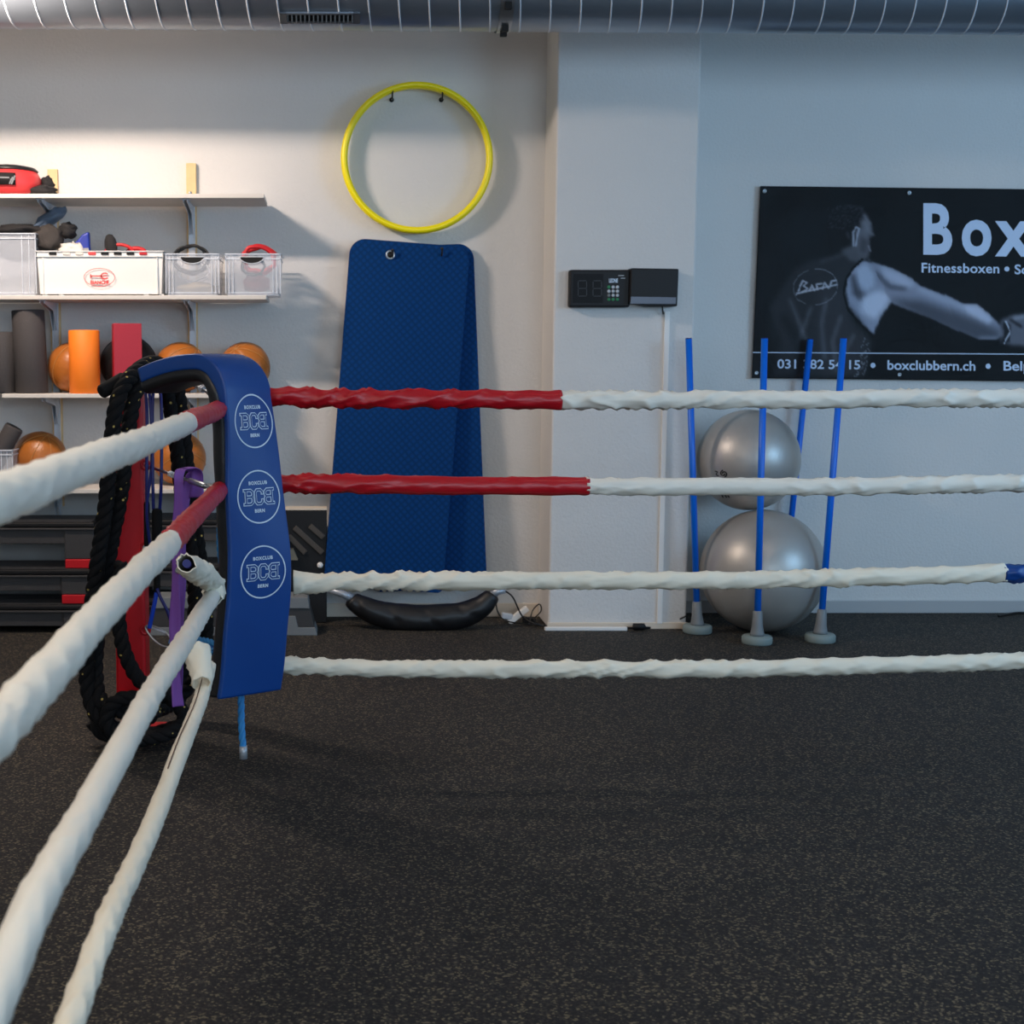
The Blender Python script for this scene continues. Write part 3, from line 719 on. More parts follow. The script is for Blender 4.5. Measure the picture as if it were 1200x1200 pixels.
# band under rim with handle slots, ribs, feet
hz = at(100, 294, 7.36).z
mb = MB(); mb.box((X(42.5), 7.352, hz-.03), (X(191.5), 7.362, hz-.0265)).box((X(42.5), 7.352, hz-.004), (X(192), 7.362, hz))
for px_ in (50, 184): mb.box((X(px_)-.0025, 7.355, S2+.01), (X(px_)+.0025, 7.368, hz-.02))
for px_ in (51, 188, 70, 170): mb.box((X(px_)-.012, 7.38, S2), (X(px_)+.012, 7.40, S2+.009))
mb.build('rim_ribs', white_pl, white_c)
for px_, m_ in ((62, slot_b), (78, stone_w), (93, stone_w), (108, red_light), (123, slot_b), (138, slot_b), (153, slot_b), (168, red_paint)):
    MB().box((X(px_)-.02, 7.352, hz-.021), (X(px_)+.02, 7.3595, hz-.007)).build('grip_slot', m_, white_c, bevel=.003)
# crayfish logo
fx = MB(); cx_, cz_ = at(116.5, 325, 7.355).x, at(116.5, 325, 7.355).z
def fr_(u, v): return Vector((cx_+u, 7.3555, cz_+v))
vs, fs = stroke2d([(.079*math.cos(2*PI*k/48), .046*math.sin(2*PI*k/48)) for k in range(48)], .003, True); fx.add([fr_(p.x, p.y) for p in vs], fs)
for ln, wd in (([(-.045, .007), (.012, .007)], .006), ([(-.045, -.004), (-.045, .014)], .005), ([(.028+.019*math.cos(q), .007+.015*math.sin(q)) for q in [math.radians(a_) for a_ in range(48, 313, 22)]], .007), ([(.012, .007), (.036, .007)], .004)):
    vs, fs = stroke2d(ln, wd); fx.add([fr_(p.x, p.y) for p in vs], fs)
vs, fs = text_mesh('BIANCHI', .024, .0012); x0_ = min(v.x for v in vs); x1_ = max(v.x for v in vs)
fx.add([fr_(v.x-(x0_+x1_)/2, v.y-.034+((v.x-(x0_+x1_)/2)*8)**2*.012) for v in vs], fs)
fx.build('logo', red_ink, white_c)
ta = crate('clear_tub', X(194), X(257), 7.35, 7.64, S2, at(200, 297, 7.35).z-S2, clear_p, clear_edge, 'clear plastic tub filled with black cables right of the white crate', group=TG)
tb = crate('clear_tub', X(264), X(329), 7.35, 7.64, S2, at(300, 297, 7.35).z-S2, clear_p, clear_edge, 'clear plastic tub with red cable at the right end of the second shelf', group=TG)
for tt, pxc in ((ta, 225), (tb, 295)):                    # half-moon grips
    c_ = at(pxc, 301, 7.347); pts = [(.062*math.cos(PI+PI*k/14), .034*math.sin(PI+PI*k/14)) for k in range(15)]
    M = Matrix.Translation(c_); MB().prism(pts, .003, M).build('grip_opening', slot_b, tt)
    MB().tube([c_+Vector((u, -.001, v)) for u, v in pts+[pts[0]]], .0022, 6).build('grip_rim', clear_edge, tt)
# cables
def coil(name, c, rx, rz, n, r, m, label, seed, cat='cable', ry=.05):
    R_ = random.Random(seed); pts = []
    for k in range(n*14):
        q = 2*PI*k/14; j = .85+.25*R_.random(); pts.append(Vector(c)+Vector((rx*j*math.cos(q), ry*math.sin(q*.37+seed), rz*j*math.sin(q))))
    o = MB().tube(spline(pts, .012), r, 7).build(name, m, origin=c); return tag(o, label, cat)
coil('cable_coil', at(224, 304, 7.48), .09, .07, 5, .0055, black_cable, 'tangle of black cable rising out of the middle clear tub', 3)
coil('cable_coil', at(227, 318, 7.48), .08, .055, 2, .004, mat('white_cable', (220, 220, 225), .4), 'white cable curled inside the tub of black cables', 5)
coil('cable_coil', at(304, 304, 7.48), .085, .068, 3, .011, red_cable, 'red cable coil bulging out of the right-hand clear tub', 8, ry=.03)
coil('cable_coil', at(297, 312, 7.46), .06, .05, 3, .006, black_cable, 'black cable coil inside the right-hand clear tub', 9)
tag(blob('cloth_bundle', mat('beige_cloth', (196, 176, 140), .8), at(232, 338, 7.52), (.11, .08, .03), 4), 'beige cloth lying on the bottom of the middle clear tub', 'cloth')
tag(blob('cloth_bundle', mat('dull_red_cloth', (150, 60, 64), .8), at(300, 332, 7.52), (.07, .07, .05), 6), 'dull red cloth lying inside the right-hand clear tub', 'cloth')
tag(blob('hand_wrap_pile', fab, at(22, 270, 7.52), (.14, .09, .035), 2, .35), 'black fabric heaped over the clear tub at the left edge', 'fabric')
tag(blob('hand_wrap_pile', mat('olive_black_fabric', (58, 53, 50), .85, bump=.4, bscale=60), at(56, 280, 7.48), (.085, .08, .075), 12, .4, 3.5), 'crumpled dark grey bag between the tub and the white crate', 'bag')
tag(blob('plastic_bag', grey_fab, at(58, 257, 7.56), (.10, .07, .035), 9, .4, 3), 'grey-blue translucent plastic bag under the top shelf', 'bag')
bpy.data.objects['plastic_bag'].rotation_euler = (0, -.5, 0)
tag(blob('black_glove', fab, at(80, 270, 7.52), (.045, .05, .04), 15, .5, 4), 'small black glove above the white crate left end', 'glove')
g = MB().prism([(-.06, -.07), (.055, -.08), (.05, .045), (.015, .03), (-.03, -.02)], .05, Matrix.Translation(at(93, 281, 7.48))).build('blue_glove', blue_glove, bevel=.012, seg=3)
tag(g, 'pointed royal blue glove tip sticking up behind the white crate', 'glove')
tag(blob('white_cloth', stone_w, at(86, 297, 7.48), (.075, .06, .055), 21, .6, 4), 'crumpled white cloth poking out of the white crate', 'cloth')
blob_o = MB().lathe([(0, -.06), (.028, -.05), (.034, 0), (.03, .03), (.018, .055), (0, .062)], 20, Matrix.Translation(at(130, 288, 7.48)) @ Matrix.Rotation(-.15, 4, 'Y') @ Matrix.Diagonal((1, .6, 1, 1))).build('black_mitt', fab)
tag(blob_o, 'dark pointed mitt tip sticking out of the white crate', 'glove')
arc_ = lambda px, py, w_, h_, Y: [at(px, py, Y)+Vector((w_*math.cos(PI*k/14), 0, h_*math.sin(PI*k/14))) for k in range(15)]
tag(MB().tube(arc_(140, 298, .075, .05, 7.48), .009, 10).build('red_handle', red_cable), 'red curved handle rising out of the white crate', 'handle')
tag(MB().tube(arc_(160, 298, .05, .03, 7.52), .012, 10).build('red_handle', red_cable), 'second red curved handle at the right in the white crate', 'handle')
# head guard on the top shelf
t = thing('boxing_glove', at(20, 228, 7.5), 'coral red and black boxing mitt with a black badge on the top shelf', 'boxing glove')
c = at(10, 210, 7.54); c.z = SZ[0]+.082
sh = MB(); prof = [(0, -.08), (.1, -.078), (.155, -.06), (.172, -.02), (.168, .02), (.15, .052)]
sh.lathe(prof, 36, Matrix.Translation(c)); sh.build('shell', red_light, t)
MB().lathe([(.151, .050), (.156, .058), (.14, .072), (.08, .084), (0, .088)], 36, Matrix.Translation(c)).build('black_top', black_vinyl, t)
bd = MB()
for k in range(9):
    pass
def cyl(u, v, rr=.1745):
    a = -PI/2+.05+u/rr; return c+Vector((rr*math.cos(a), rr*math.sin(a), v))
vs = [cyl(u, v, .175) for v in (-.032, .03) for u in [-.05+.115*k/8 for k in range(9)]]
o = MB().add(vs, [(k, k+1, k+10, k+9) for k in range(8)], True).build('badge', slot_b, t); md = o.modifiers.new('s', 'SOLIDIFY'); md.thickness = .003
wb = MB()
for ln, wd in (([(.045, -.025), (.062, .012)], .008), ([(.035, -.025), (.05, .005)], .006), ([(.04, -.005), (.06, -.005)], .005), ([(-.04, .004), (.03, .004)], .007)):
    vs, fs = stroke2d([(ln[0][0]+(ln[1][0]-ln[0][0])*k/5, ln[0][1]+(ln[1][1]-ln[0][1])*k/5) for k in range(6)], wd); wb.add([cyl(p.x, p.y, .1785) for p in vs], fs)
wb.build('badge_emblem', grey_pl, t)
blob('cuff', fab, at(46, 224, 7.52), (.10, .09, .028), 3, .3, parent=t)
blob('strap', fab, at(55, 216, 7.6), (.035, .05, .04), 8, .5, parent=t)
# lowest shelf: clear tub with dark roller
crate('clear_tub', X(-90), at(15, 540, 7.36).x, 7.36, 7.66, SZ[3], at(0, 527, 7.36).z-SZ[3], clear_p, clear_edge, 'clear plastic tub on the lowest shelf holding a dark roller', group=TG)
a, b = at(-16, 560, 7.46), at(17, 500, 7.46)
tag(MB().tube([a, a.lerp(b, .03), a.lerp(b, .97), b], [.045, .05, .05, .045], 30).build('foam_roller', dark_f), 'dark foam roller leaning diagonally in the tub on the lowest shelf', 'foam roller', 'foam rollers on the shelf')
tag(MB().tube([at(-10, 492, 7.5), at(-8, 474, 7.5), at(0, 470, 7.5)], .03, 16).build('black_handle', black_vinyl), 'black rounded handle at the left edge above the third shelf lip', 'handle') if False else None
# ---------------------------------------------------------------- step platforms
def step(xa, xb, Yf, z0, h, label, group, red=True, redleft=False):
    d = .34; t = thing('step_platform', ((xa+xb)/2, Yf+d/2, z0), label, 'aerobic step', group)
    MB().box((xa, Yf, z0+h-.028), (xb, Yf+d, z0+h)).build('deck', black_plastic, t, bevel=.008, seg=2)
    r = MB()
    for k in range(9): r.box((xa+.02, Yf+.02+k*.037, z0+h), (xb-.02, Yf+.035+k*.037, z0+h+.003))
    r.build('tread_ribs', dark_plastic, t)
    MB().box((xa-.006, Yf-.008, z0+h-.040), (xb+.006, Yf+d+.006, z0+h-.030)).build('edge_lip', grey_pl if False else dark_plastic, t, bevel=.002)
    sk = MB(); sk.box((xa+.015, Yf+.012, z0+h-.115), (xb-.015, Yf+.03, z0+h-.04)); sk.box((xa+.015, Yf+d-.03, z0+h-.115), (xb-.015, Yf+d-.012, z0+h-.04)); sk.build('skirt', dark_plastic, t, bevel=.004)
    for i, (a_, b_) in enumerate(((xa+.01, xa+.17), (xb-.16, xb-.005))):
        MB().box((a_, Yf+.004, z0+.047), (b_, Yf+d-.004, z0+h-.04)).build('leg_block', dark_plastic, t, bevel=.006)
        MB().box((a_+.004, Yf+.0, z0), (b_-.002, Yf+d, z0+.047)).build('riser_foot', red_paint if red else black_plastic, t, bevel=.004)
SGp = 'stack of black aerobic steps under the shelves'
z1, z2, z3 = at(50, 708, 7.25).z, at(50, 667, 7.25).z, at(50, 612, 7.25).z
step(at(-160, 640, 7.25).x, at(110, 640, 7.25).x, 7.28, z2, z3-z2-.004, 'topmost black aerobic step of the left stack with red foot', SGp)
step(at(-165, 640, 7.25).x, at(106, 640, 7.25).x, 7.26, z1, z2-z1-.004, 'middle black aerobic step of the left stack with red foot', SGp)
step(at(-170, 640, 7.25).x, at(108, 640, 7.25).x, 7.25, 0.0, z1-.004, 'lowest black aerobic step of the left stack on the floor', SGp, red=False)
SG2 = 'second stack of black aerobic steps behind the corner post'
for z_, zh, lb in ((0, z1, 'lowest'), (z1, z2, 'middle'), (z2, z3, 'topmost')):
    step(at(128, 640, 7.3).x, at(326, 640, 7.3).x, 7.40, z_, zh-z_-.004, lb+' black aerobic step of the stack behind the corner pad', SG2, red=False)
# ribbed panel by the mats
t = thing('ribbed_step', (at(358, 700, 7.5).x, 7.6, 0), 'black ribbed step stood on end between the corner pad and blue mats', 'aerobic step')
xa, xb = at(334, 640, 7.5).x, at(383, 640, 7.5).x; zt_ = at(355, 598, 7.5).z
MB().box((xa, 7.55, 0), (xb, 7.68, zt_-.004)).build('panel', black_plastic, t, bevel=.006)
for (p, q) in (((345, 618), (378, 648)), ((363, 616), (379, 630)), ((338, 628), (358, 648))):
    a, b = at(*p, 7.545), at(*q, 7.545); d = (b-a); M = Matrix.Translation((a+b)/2) @ Matrix.Rotation(-math.atan2(d.z, d.x), 4, 'Y')
    MB().cbox((0, 0, 0), (d.length, .02, .03), M).build('rib', mat('brown_grey_plastic', (70, 64, 58), .6), t, bevel=.004)
MB().box((xa, 7.55, zt_-.004), (xb-.0, 7.66, zt_+.006)).build('top_edge', cream_edge, t)
MB().lathe([(.016, 0), (.016, .015), (.01, .02), (0, .02)], 16, Matrix.Translation(at(375, 662, 7.55)) @ Matrix.Rotation(PI/2, 4, 'X')).build('knob', white_pl, t)
MB().prism([(-.05, -.03), (.045, -.03), (.02, .028), (-.05, .028)], .06, Matrix.Translation(at(339, 650, 7.49))).build('cream_wedge', mat('drab_cream', (150, 138, 118), .7), t)
# grey and black low step
t = thing('step_box', (at(280, 745, 7.2).x, 7.3, 0), 'low grey and black step box on the floor right of the corner pad', 'aerobic step')
xa, xb = at(175, 730, 7.2).x, at(372, 730, 7.2).x
zA, zB, zC, zD = 0., at(350, 735, 7.2).z, at(350, 713, 7.2).z, at(350, 700, 7.2).z
M = Matrix.Translation((0, 7.19, 0))
MB().prism([(xa, 0), (xb, 0), (xb-.012, zB), (xb-.10, zB), (xb-.115, zB+.06), (xb-.21, zB+.06), (xb-.22, zB), (xa+.01, zB)], .19, M).build('lower_shell', grey_pl, t, bevel=.003)
MB().prism([(xa+.012, zB+.001), (xb-.0145, zB+.001), (xb-.04, zC), (xa+.03, zC)], .18, Matrix.Translation((0, 7.197, 0))).build('middle_shell', dark_plastic, t, bevel=.003)
MB().prism([(xa+.03, zC+.001), (xb-.04, zC+.001), (xb-.05, zD), (xa+.04, zD)], .19, M).build('upper_shell', grey_pl, t, bevel=.003)
# ---------------------------------------------------------------- gym mats
def rrect(w_, h_, r, n=10):
    pts = []
    for cx, cz, q0 in ((w_/2-r, h_-r, 0), (-w_/2+r, h_-r, 90), (-w_/2+r*.4, r*.4, 180), (w_/2-r*.4, r*.4, 270)):
        rr = r if q0 < 180 else r*.4
        for k in range(n+1): q = math.radians(q0+90*k/n); pts.append((cx+rr*math.cos(q), cz+rr*math.sin(q)))
    return pts
mm = mat_blue_mat()
def gym_mat(pxb, pyb, pxt, pyt, Yb, Yt, wd, th, label, gr):
    b, t_ = at(pxb, pyb, Yb), at(pxt, pyt, Yt); zax = (t_-b); h = zax.length; zax.normalize()
    xax = Vector((1, 0, 0)); xax = (xax-zax*xax.dot(zax)).normalized(); yax = zax.cross(xax)
    M = Matrix((xax, yax, zax)).transposed().to_4x4(); M.translation = b
    t = thing('gym_mat', b, label, 'exercise mat', gr); t.matrix_world = M
    o = MB().prism(rrect(wd, h, .085), th).build('foam_slab', mm, bevel=.003); o.parent = t
    for sx in ((-1,) if 'front' in label else (-1, 1)):
        g = MB(); n = 24; R1, R2 = .026, .015
        g.lathe([(R2, 0), (R2, .004), (R1-.003, .005), (R1, .002), (R1, 0)], 28, Matrix.Translation((sx*.125+.022, -.001, h-.075)) @ Matrix.Rotation(PI/2, 4, 'X'))
        g.f = [f for f in g.f if len(f) == 4]; g.sm = [True]*len(g.f)
        gg = g.build('grommet', steel, None); gg.parent = t
        d = MB().lathe([(R2, 0), (R2, .002), (0, .002)], 24, Matrix.Translation((sx*.125+.022, 0, h-.075)) @ Matrix.Rotation(PI/2, 4, 'X')).build('grommet_hole', slot_b, None); d.parent = gg
    return t
GM = 'blue mats hanging side by side'
gym_mat(505, 691, 488, 288, 7.60, 7.705, .615, .014, 'rear blue exercise mat, its right edge showing behind the front mat', GM)
gym_mat(449, 690, 481, 284, 7.52, 7.668, .645, .016, 'front blue exercise mat tilted left, hung by steel eyelets', GM)
# hooks
def hook(px, py, Y0, L, label, grp, m=black_cable):
    a = at(px, py, YL); t = thing('wall_hook', a, label, 'hook', grp)
    MB().lathe([(.013, 0), (.013, .004), (0, .004)], 14, Matrix.Translation(a) @ Matrix.Rotation(PI/2, 4, 'X')).build('plate', m, t)
    pts = [a, a+Vector((0, -L*.8, -.004)), a+Vector((0, -L, .006)), a+Vector((0, -L-.008, .03))]
    MB().tube(spline(pts, .006), .0045, 8).build('prong', m, t)
    MB().lathe([(.0, -.008), (.007, -.005), (.009, 0), (.007, .005), (0, .008)], 12, Matrix.Translation(pts[-1])).build('tip', m, t)
HK = 'black wall hooks above the mats'
hook(459, 117, YL, .085, 'black wall hook holding the hoop on the left', HK)
hook(517, 117, YL, .085, 'black wall hook holding the hoop on the right', HK)
hook(459, 302, YL, .11, 'black wall hook through the left eyelet of the mat', HK)
hook(516, 300, YL, .11, 'black wall hook through the right side of the mats', HK)
MB_ = None
# yellow hoop
def hoop():
    Y = 7.68; c = at(488.5, 185.5, Y); R = 82.5*Y/F/ math.cos(0); t = thing('yellow_hoop', c, 'yellow plastic exercise hoop hanging on two wall hooks', 'hoop')
    vs = []; n = 120; prof = [(-.014, -.030), (0, -.036), (.014, -.030), (.019, 0), (.014, .030), (0, .036), (-.014, .030), (-.019, 0)]
    prof = [(x*1.0, y) for x, y in prof]
    for k in range(n):
        q = 2*PI*k/n; sag = 1+.012*math.cos(2*q+.4)
        for dr, dy in prof: vs.append(c+Vector(((R*sag+dr)*math.cos(q), dy, (R*sag+dr)*math.sin(q))))
    m = len(prof); fs = [(k*m+j, k*m+(j+1) % m, ((k+1) % n)*m+(j+1) % m, ((k+1) % n)*m+j) for k in range(n) for j in range(m)]
    MB().add(vs, fs, True).build('ring', yellow, t)
hoop()
# ---------------------------------------------------------------- crescent bag
def bag():
    pts = [(411, 701), (419, 708), (445, 719), (480, 725), (510, 725), (540, 721), (562, 712), (573, 702), (578, 696)]
    P3 = [at(x, y, 7.38) for x, y in pts]; path = spline(P3, .01); m = len(path); rs = []
    for i in range(m):
        u = i/(m-1); rs.append((.032+.046*math.sin(PI*u)**.45)*(1+.0*u))
    t = thing('crescent_bag', at(490, 742, 7.3), 'black crescent-shaped weight bag lying below the blue mats', 'weight bag')
    fr = frames(path); n = 32; vs = []
    for i, (p, (tt, a, b)) in enumerate(zip(path, fr)):
        for k in range(n):
            q = 2*PI*k/n; f = 1+.05*noise.fractal(Vector((i*.09, math.cos(q)*1.5, math.sin(q)*1.5)), 1, 2, 3)
            f -= .07*max(0, math.sin(i*.33+2*math.cos(q)))**3*abs(math.sin(q)); v = p+(a*math.cos(q)+b*math.sin(q))*rs[i]*f; v.z = max(v.z, .004); vs.append(v)
    mb = MB(); mb.add(vs, [(i*n+k, i*n+(k+1) % n, (i+1)*n+(k+1) % n, (i+1)*n+k) for i in range(m-1) for k in range(n)], True)
    mb.f.append(tuple(range(n))); mb.sm.append(False); mb.f.append(tuple(range((m-1)*n, m*n))); mb.sm.append(False)
    mb.build('body', black_vinyl, t)
    MB().tube([path[0]+Vector((.01, 0, -.003)), at(402, 696, 7.38), at(384, 691, 7.38)], [.024, .02, .015], 14).build('taped_end', tape_m, t)
    MB().tube([path[-1]+Vector((-.01, 0, -.003)), at(584, 693, 7.38), at(592, 692, 7.38)], [.024, .02, .016], 14).build('taped_end', tape_m, t)
bag()
# ---------------------------------------------------------------- wall timer
def timer():
    Y = YP; t = thing('round_timer', at(730, 338, Y), 'black digital interval timer with keypad mounted on the pillar', 'timer')
    a, b = at(667, 360, Y), at(737, 317, Y); D = .055
    def P(px, py, d=D): v = at(px, py, Y-d); return v
    Yf = Y-D; a, b = at(667, 360, Yf), at(739, 316, Yf)
    MB().box((a.x, Yf, a.z), (b.x, Y, b.z)).build('housing', black_plastic, t, bevel=.01, seg=3)
    a2, b2 = at(671, 355, Yf), at(707, 321, Yf)
    MB().box((a2.x, Yf-.002, a2.z), (b2.x, Yf, b2.z)).build('display_window', mat('smoked_window', (14, 14, 16), .5, spec=.2), t)
    seg = MB()
    for cx in (682.5, 700):
        for (u0, v0, u1, v1) in ((-4, -9, 4, -9), (-4, 0, 4, 0), (-4, 9, 4, 9), (-5, -8, -5, -1), (5, -8, 5, -1), (-5, 1, -5, 8), (5, 1, 5, 8)):
            p, q = at(cx+u0, 338+v0, Yf-.003), at(cx+u1, 338+v1, Yf-.003); vs, fs = stroke2d([(p.x, p.z), (q.x, q.z)], .0026); seg.add([Vector((v.x, Yf-.003, v.y)) for v in vs], fs)
    seg.build('digit_segments', led_dim, t)
    for r in range(4):
        for c_ in range(3):
            m_ = green_key if (r == 0 and c_ == 0) or r == 3 else (grey_pl if r == 2 and c_ == 0 else white_key)
            p = at(713.5+c_*5, 336.5+r*4.8, Yf)
            MB().lathe([(.0085, 0), (.0085, .002), (.0075, .003), (0, .003)], 12 if r < 2 else 6, Matrix.Translation(p) @ Matrix.Rotation(PI/2, 4, 'X')).build('key', m_, t)
    vs, fs = text_mesh('LEONE', .016, .0006); p = at(713.5, 331, Yf-.001)
    s_ = (at(724, 331, Yf).x-p.x)/max(v.x for v in vs)
    MB().add([Vector((p.x+v.x*s_, Yf-.001, p.z+v.y*1.75)) for v in vs], fs).build('brand_lettering', print_white, t)
    vs, fs = text_mesh('READY', .008, 0); p = at(725, 324, Yf-.001)
    MB().add([Vector((p.x+v.x, Yf-.001, p.z+v.y)) for v in vs], fs).build('status_mark', print_white, t) if False else MB().cbox(at(728, 323, Yf-.001), (.03, .001, .003)).cbox(at(730, 326, Yf-.001), (.022, .001, .003)).build('status_mark', white_key, t)
    D2 = .085; Y2 = Y-D2; a, b = at(738.5, 358, Y2), at(795, 315, Y2)
    M = Matrix.Identity(4)
    MB().prism([(a.x-.002, a.z+.02), (a.x+.09, a.z-.005), (b.x, a.z-.004), (b.x+.003, b.z), (a.x, b.z+.004)], D2, Matrix.Translation((0, Y2, 0))).build('speaker_box', black_plastic, t, bevel=.006)
    p, q = at(738.5, 356, Y2-.002), at(792, 348, Y2-.002)
    MB().prism([(p.x, p.z), (q.x, p.z-.001), (q.x+.002, q.z-.002), (p.x+.003, q.z+.002)], .003, Matrix.Translation((0, Y2-.003, 0))).build('lower_strip', slate_m, t, bevel=.001)
timer()
xch = at(777, 400, YP).x
tag(MB().box((at(775, 500, YP).x, YP-.014, .03), (at(781, 500, YP).x, YP, at(777, 365, YP).z)).build('cable_channel', white_pl, bevel=.002), 'thin white vertical cable channel running down the pillar', 'cable channel')
tag(MB().tube(spline([at(776, 358, YP-.05), at(776.5, 363, YP-.03), at(777.5, 368, YP-.016)], .004), .004, 8).build('timer_cable', black_cable), 'short black cable from the timer into the white channel', 'cable')
# floor channel, plug, cables
a = atz(636, 736); b = atz(727, 732)
tag(MB().box((a.x, YP-.06, 0), (b.x, YP-.03, .018)).build('floor_channel', white_pl, bevel=.003), 'white cable channel lying on the floor along the pillar', 'cable channel')
zf = .014
tag(MB().tube([Vector((b.x, YP-.045, zf)), Vector((b.x+.03, YP-.045, zf)), Vector((b.x+.035, YP-.045, .02)), Vector((b.x+.09, YP-.045, .02)), Vector((b.x+.1, YP-.045, zf)), Vector((b.x+.125, YP-.045, zf))], [.006, .006, .018, .018, .007, .006], 12).build('power_plug', black_plastic), 'black cable plug at the right end of the floor channel', 'plug')
P = lambda px, py, z=.012: atz(px, py, z)
def cable(name, pts, r, m, label): return tag(MB().tube(spline(pts, .01), r, 8).build(name, m), label, 'cable')
cable('floor_cable', [at(591, 692, 7.40), at(601, 700, 7.42), at(612, 722, 7.45), at(625, 730, 7.4), P(640, 734, .01)], .0045, black_cable, 'black cable looping from the weight bag to the pillar foot')
cable('floor_cable', [at(581, 700, 7.55), at(583, 716, 7.55), at(592, 727, 7.52), P(615, 731, .01), P(637, 733, .01)], .004, black_cable, 'black cable lying against the baseboard beside the weight bag')
cable('floor_cable', [at(620, 732, 7.4), at(624, 716, 7.6), at(632, 708, 7.62), at(634, 716, 7.58), at(626, 726, 7.5), P(634, 733, .01)], .0035, black_cable, 'small upright loop of black cable by the pillar corner')
cable('floor_cable', [P(779, 733, .01), P(790, 729, .012), at(800, 724, 7.33), at(804, 722, 7.33)], .0045, black_cable, 'short black cable at the pillar foot by the leftmost blue pole')
cable('floor_cable', [P(1170, 722, .008), P(1185, 719, .008), P(1200, 718, .008), P(1240, 719, .008)], .006, black_cable, 'black cable on the floor by the alcove wall at the right edge')
def adapter(px, py, ang, L, m, label):
    c = at(px, py, 7.55); M = Matrix.Translation(c) @ Matrix.Rotation(ang, 4, 'Y')
    return tag(MB().cbox((0, 0, 0), (L, .04, .032), M).build('power_strip', m, bevel=.005), label, 'power strip')
adapter(607, 721, math.radians(-38), .13, white_pl, 'white power strip tilted among black cables by the pillar')
adapter(594, 722, math.radians(8), .06, white_key, 'small white plug adapter beside the tilted power strip')
adapter(620, 727, math.radians(10), .07, black_plastic, 'black plug adapter at the foot of the pillar corner')
# ---------------------------------------------------------------- exercise balls
bm_ = ball_mat()
def gymball(px, py, Y, r, label, rot):
    c = at(px, py, Y); t = thing('exercise_ball', c, label, 'exercise ball', 'silver exercise balls'); t.rotation_euler = rot
    bm = bmesh.new(); bmesh.ops.create_uvsphere(bm, u_segments=72, v_segments=48, radius=r); me = bpy.data.meshes.new('b'); bm.to_mesh(me); bm.free()
    for p in me.polygons: p.use_smooth = True
    me.materials.append(bm_); o = bpy.data.objects.new('shell', me); S.collection.objects.link(o); o.parent = t
    return t, c, r
b1, c1, r1 = gymball(894, 668, 7.33, .3215, 'larger silver exercise ball on the floor under the smaller one', (0, .35, -.4))
b1.location.z = r1-.002
b2, c2, r2 = gymball(877, 539, 7.43, .2655, 'smaller silver exercise ball balanced on the larger one', (0, .2, -.45))
# swirl mark on upper ball
def onball(c, r, px, py):
    d = ray(px, py).normalized(); o = Vector((0, 0, H)); oc = o-c; bq = oc.dot(d); disc = max(0, bq*bq-(oc.length_squared-(r+.0012)**2)); return o+d*(-bq-math.sqrt(disc))
sw = MB()
for k0 in (0, PI):
    pts = [(848+ (1.2+.75*q)*math.cos(q+k0), 555+(1.2+.75*q)*.9*math.sin(q+k0)) for q in [j*.45 for j in range(11)]]
    sw.tube([onball(c2, r2, x, y) for x, y in pts], .0028, 6)
sw.tube([onball(c2, r2, x, y) for x, y in ((838, 552), (841, 553), (839, 556), (842, 558))], .0025, 6)
for x in (846, 850, 853): sw.tube([onball(c2, r2, x, 580.5), onball(c2, r2, x+1.5, 583)], .003, 5)
so = sw.build('printed_mark', slot_b); so.parent = b2; so.matrix_parent_inverse = (Matrix.Translation(b2.location) @ b2.rotation_euler.to_matrix().to_4x4()).inverted()
# ---------------------------------------------------------------- blue poles in weighted feet
def pole(pxb, pyb, Yb, pxt, pyt, Yt, label):
    base = at(pxb, pyb, Yb); base.z = 0; top = at(pxt, pyt, Yt); t = thing('slalom_pole', base, label, 'training pole', 'blue training poles around the silver balls')
    MB().lathe([(.070, 0), (.075, .006), (.075, .034), (.068, .042), (.0, .042)], 36, Matrix.Translation(base)).build('rubber_foot', base_g, t)
    mb = MB(); p0 = base+Vector((0, 0, .042)); d = (top-p0).normalized()
    mb.tube([p0, p0+d*.012, p0+d*.05, p0+d*.12, p0+d*.125], [.036, .034, .027, .023, .018], 20); mb.build('socket', grey_pl, t)
    MB().tube([p0+d*.06, top], .0165, 18).build('pole', pole_b, t)
    MB().tube([top, top+d*.004], .0155, 18).build('end_cap', navy, t)
pole(817, 740, 7.27, 807, 397, 7.24, 'leftmost blue pole in a round grey foot beside the pillar')
pole(887, 750, 6.98, 896, 397, 7.04, 'blue pole standing in front of the middle of the silver balls')
pole(916, 722, 7.775, 949.5, 398, 7.80, 'blue pole behind the silver balls, foot hidden')
pole(961, 748, 7.03, 988.5, 397, 7.10, 'rightmost blue pole in a round grey foot right of the balls')
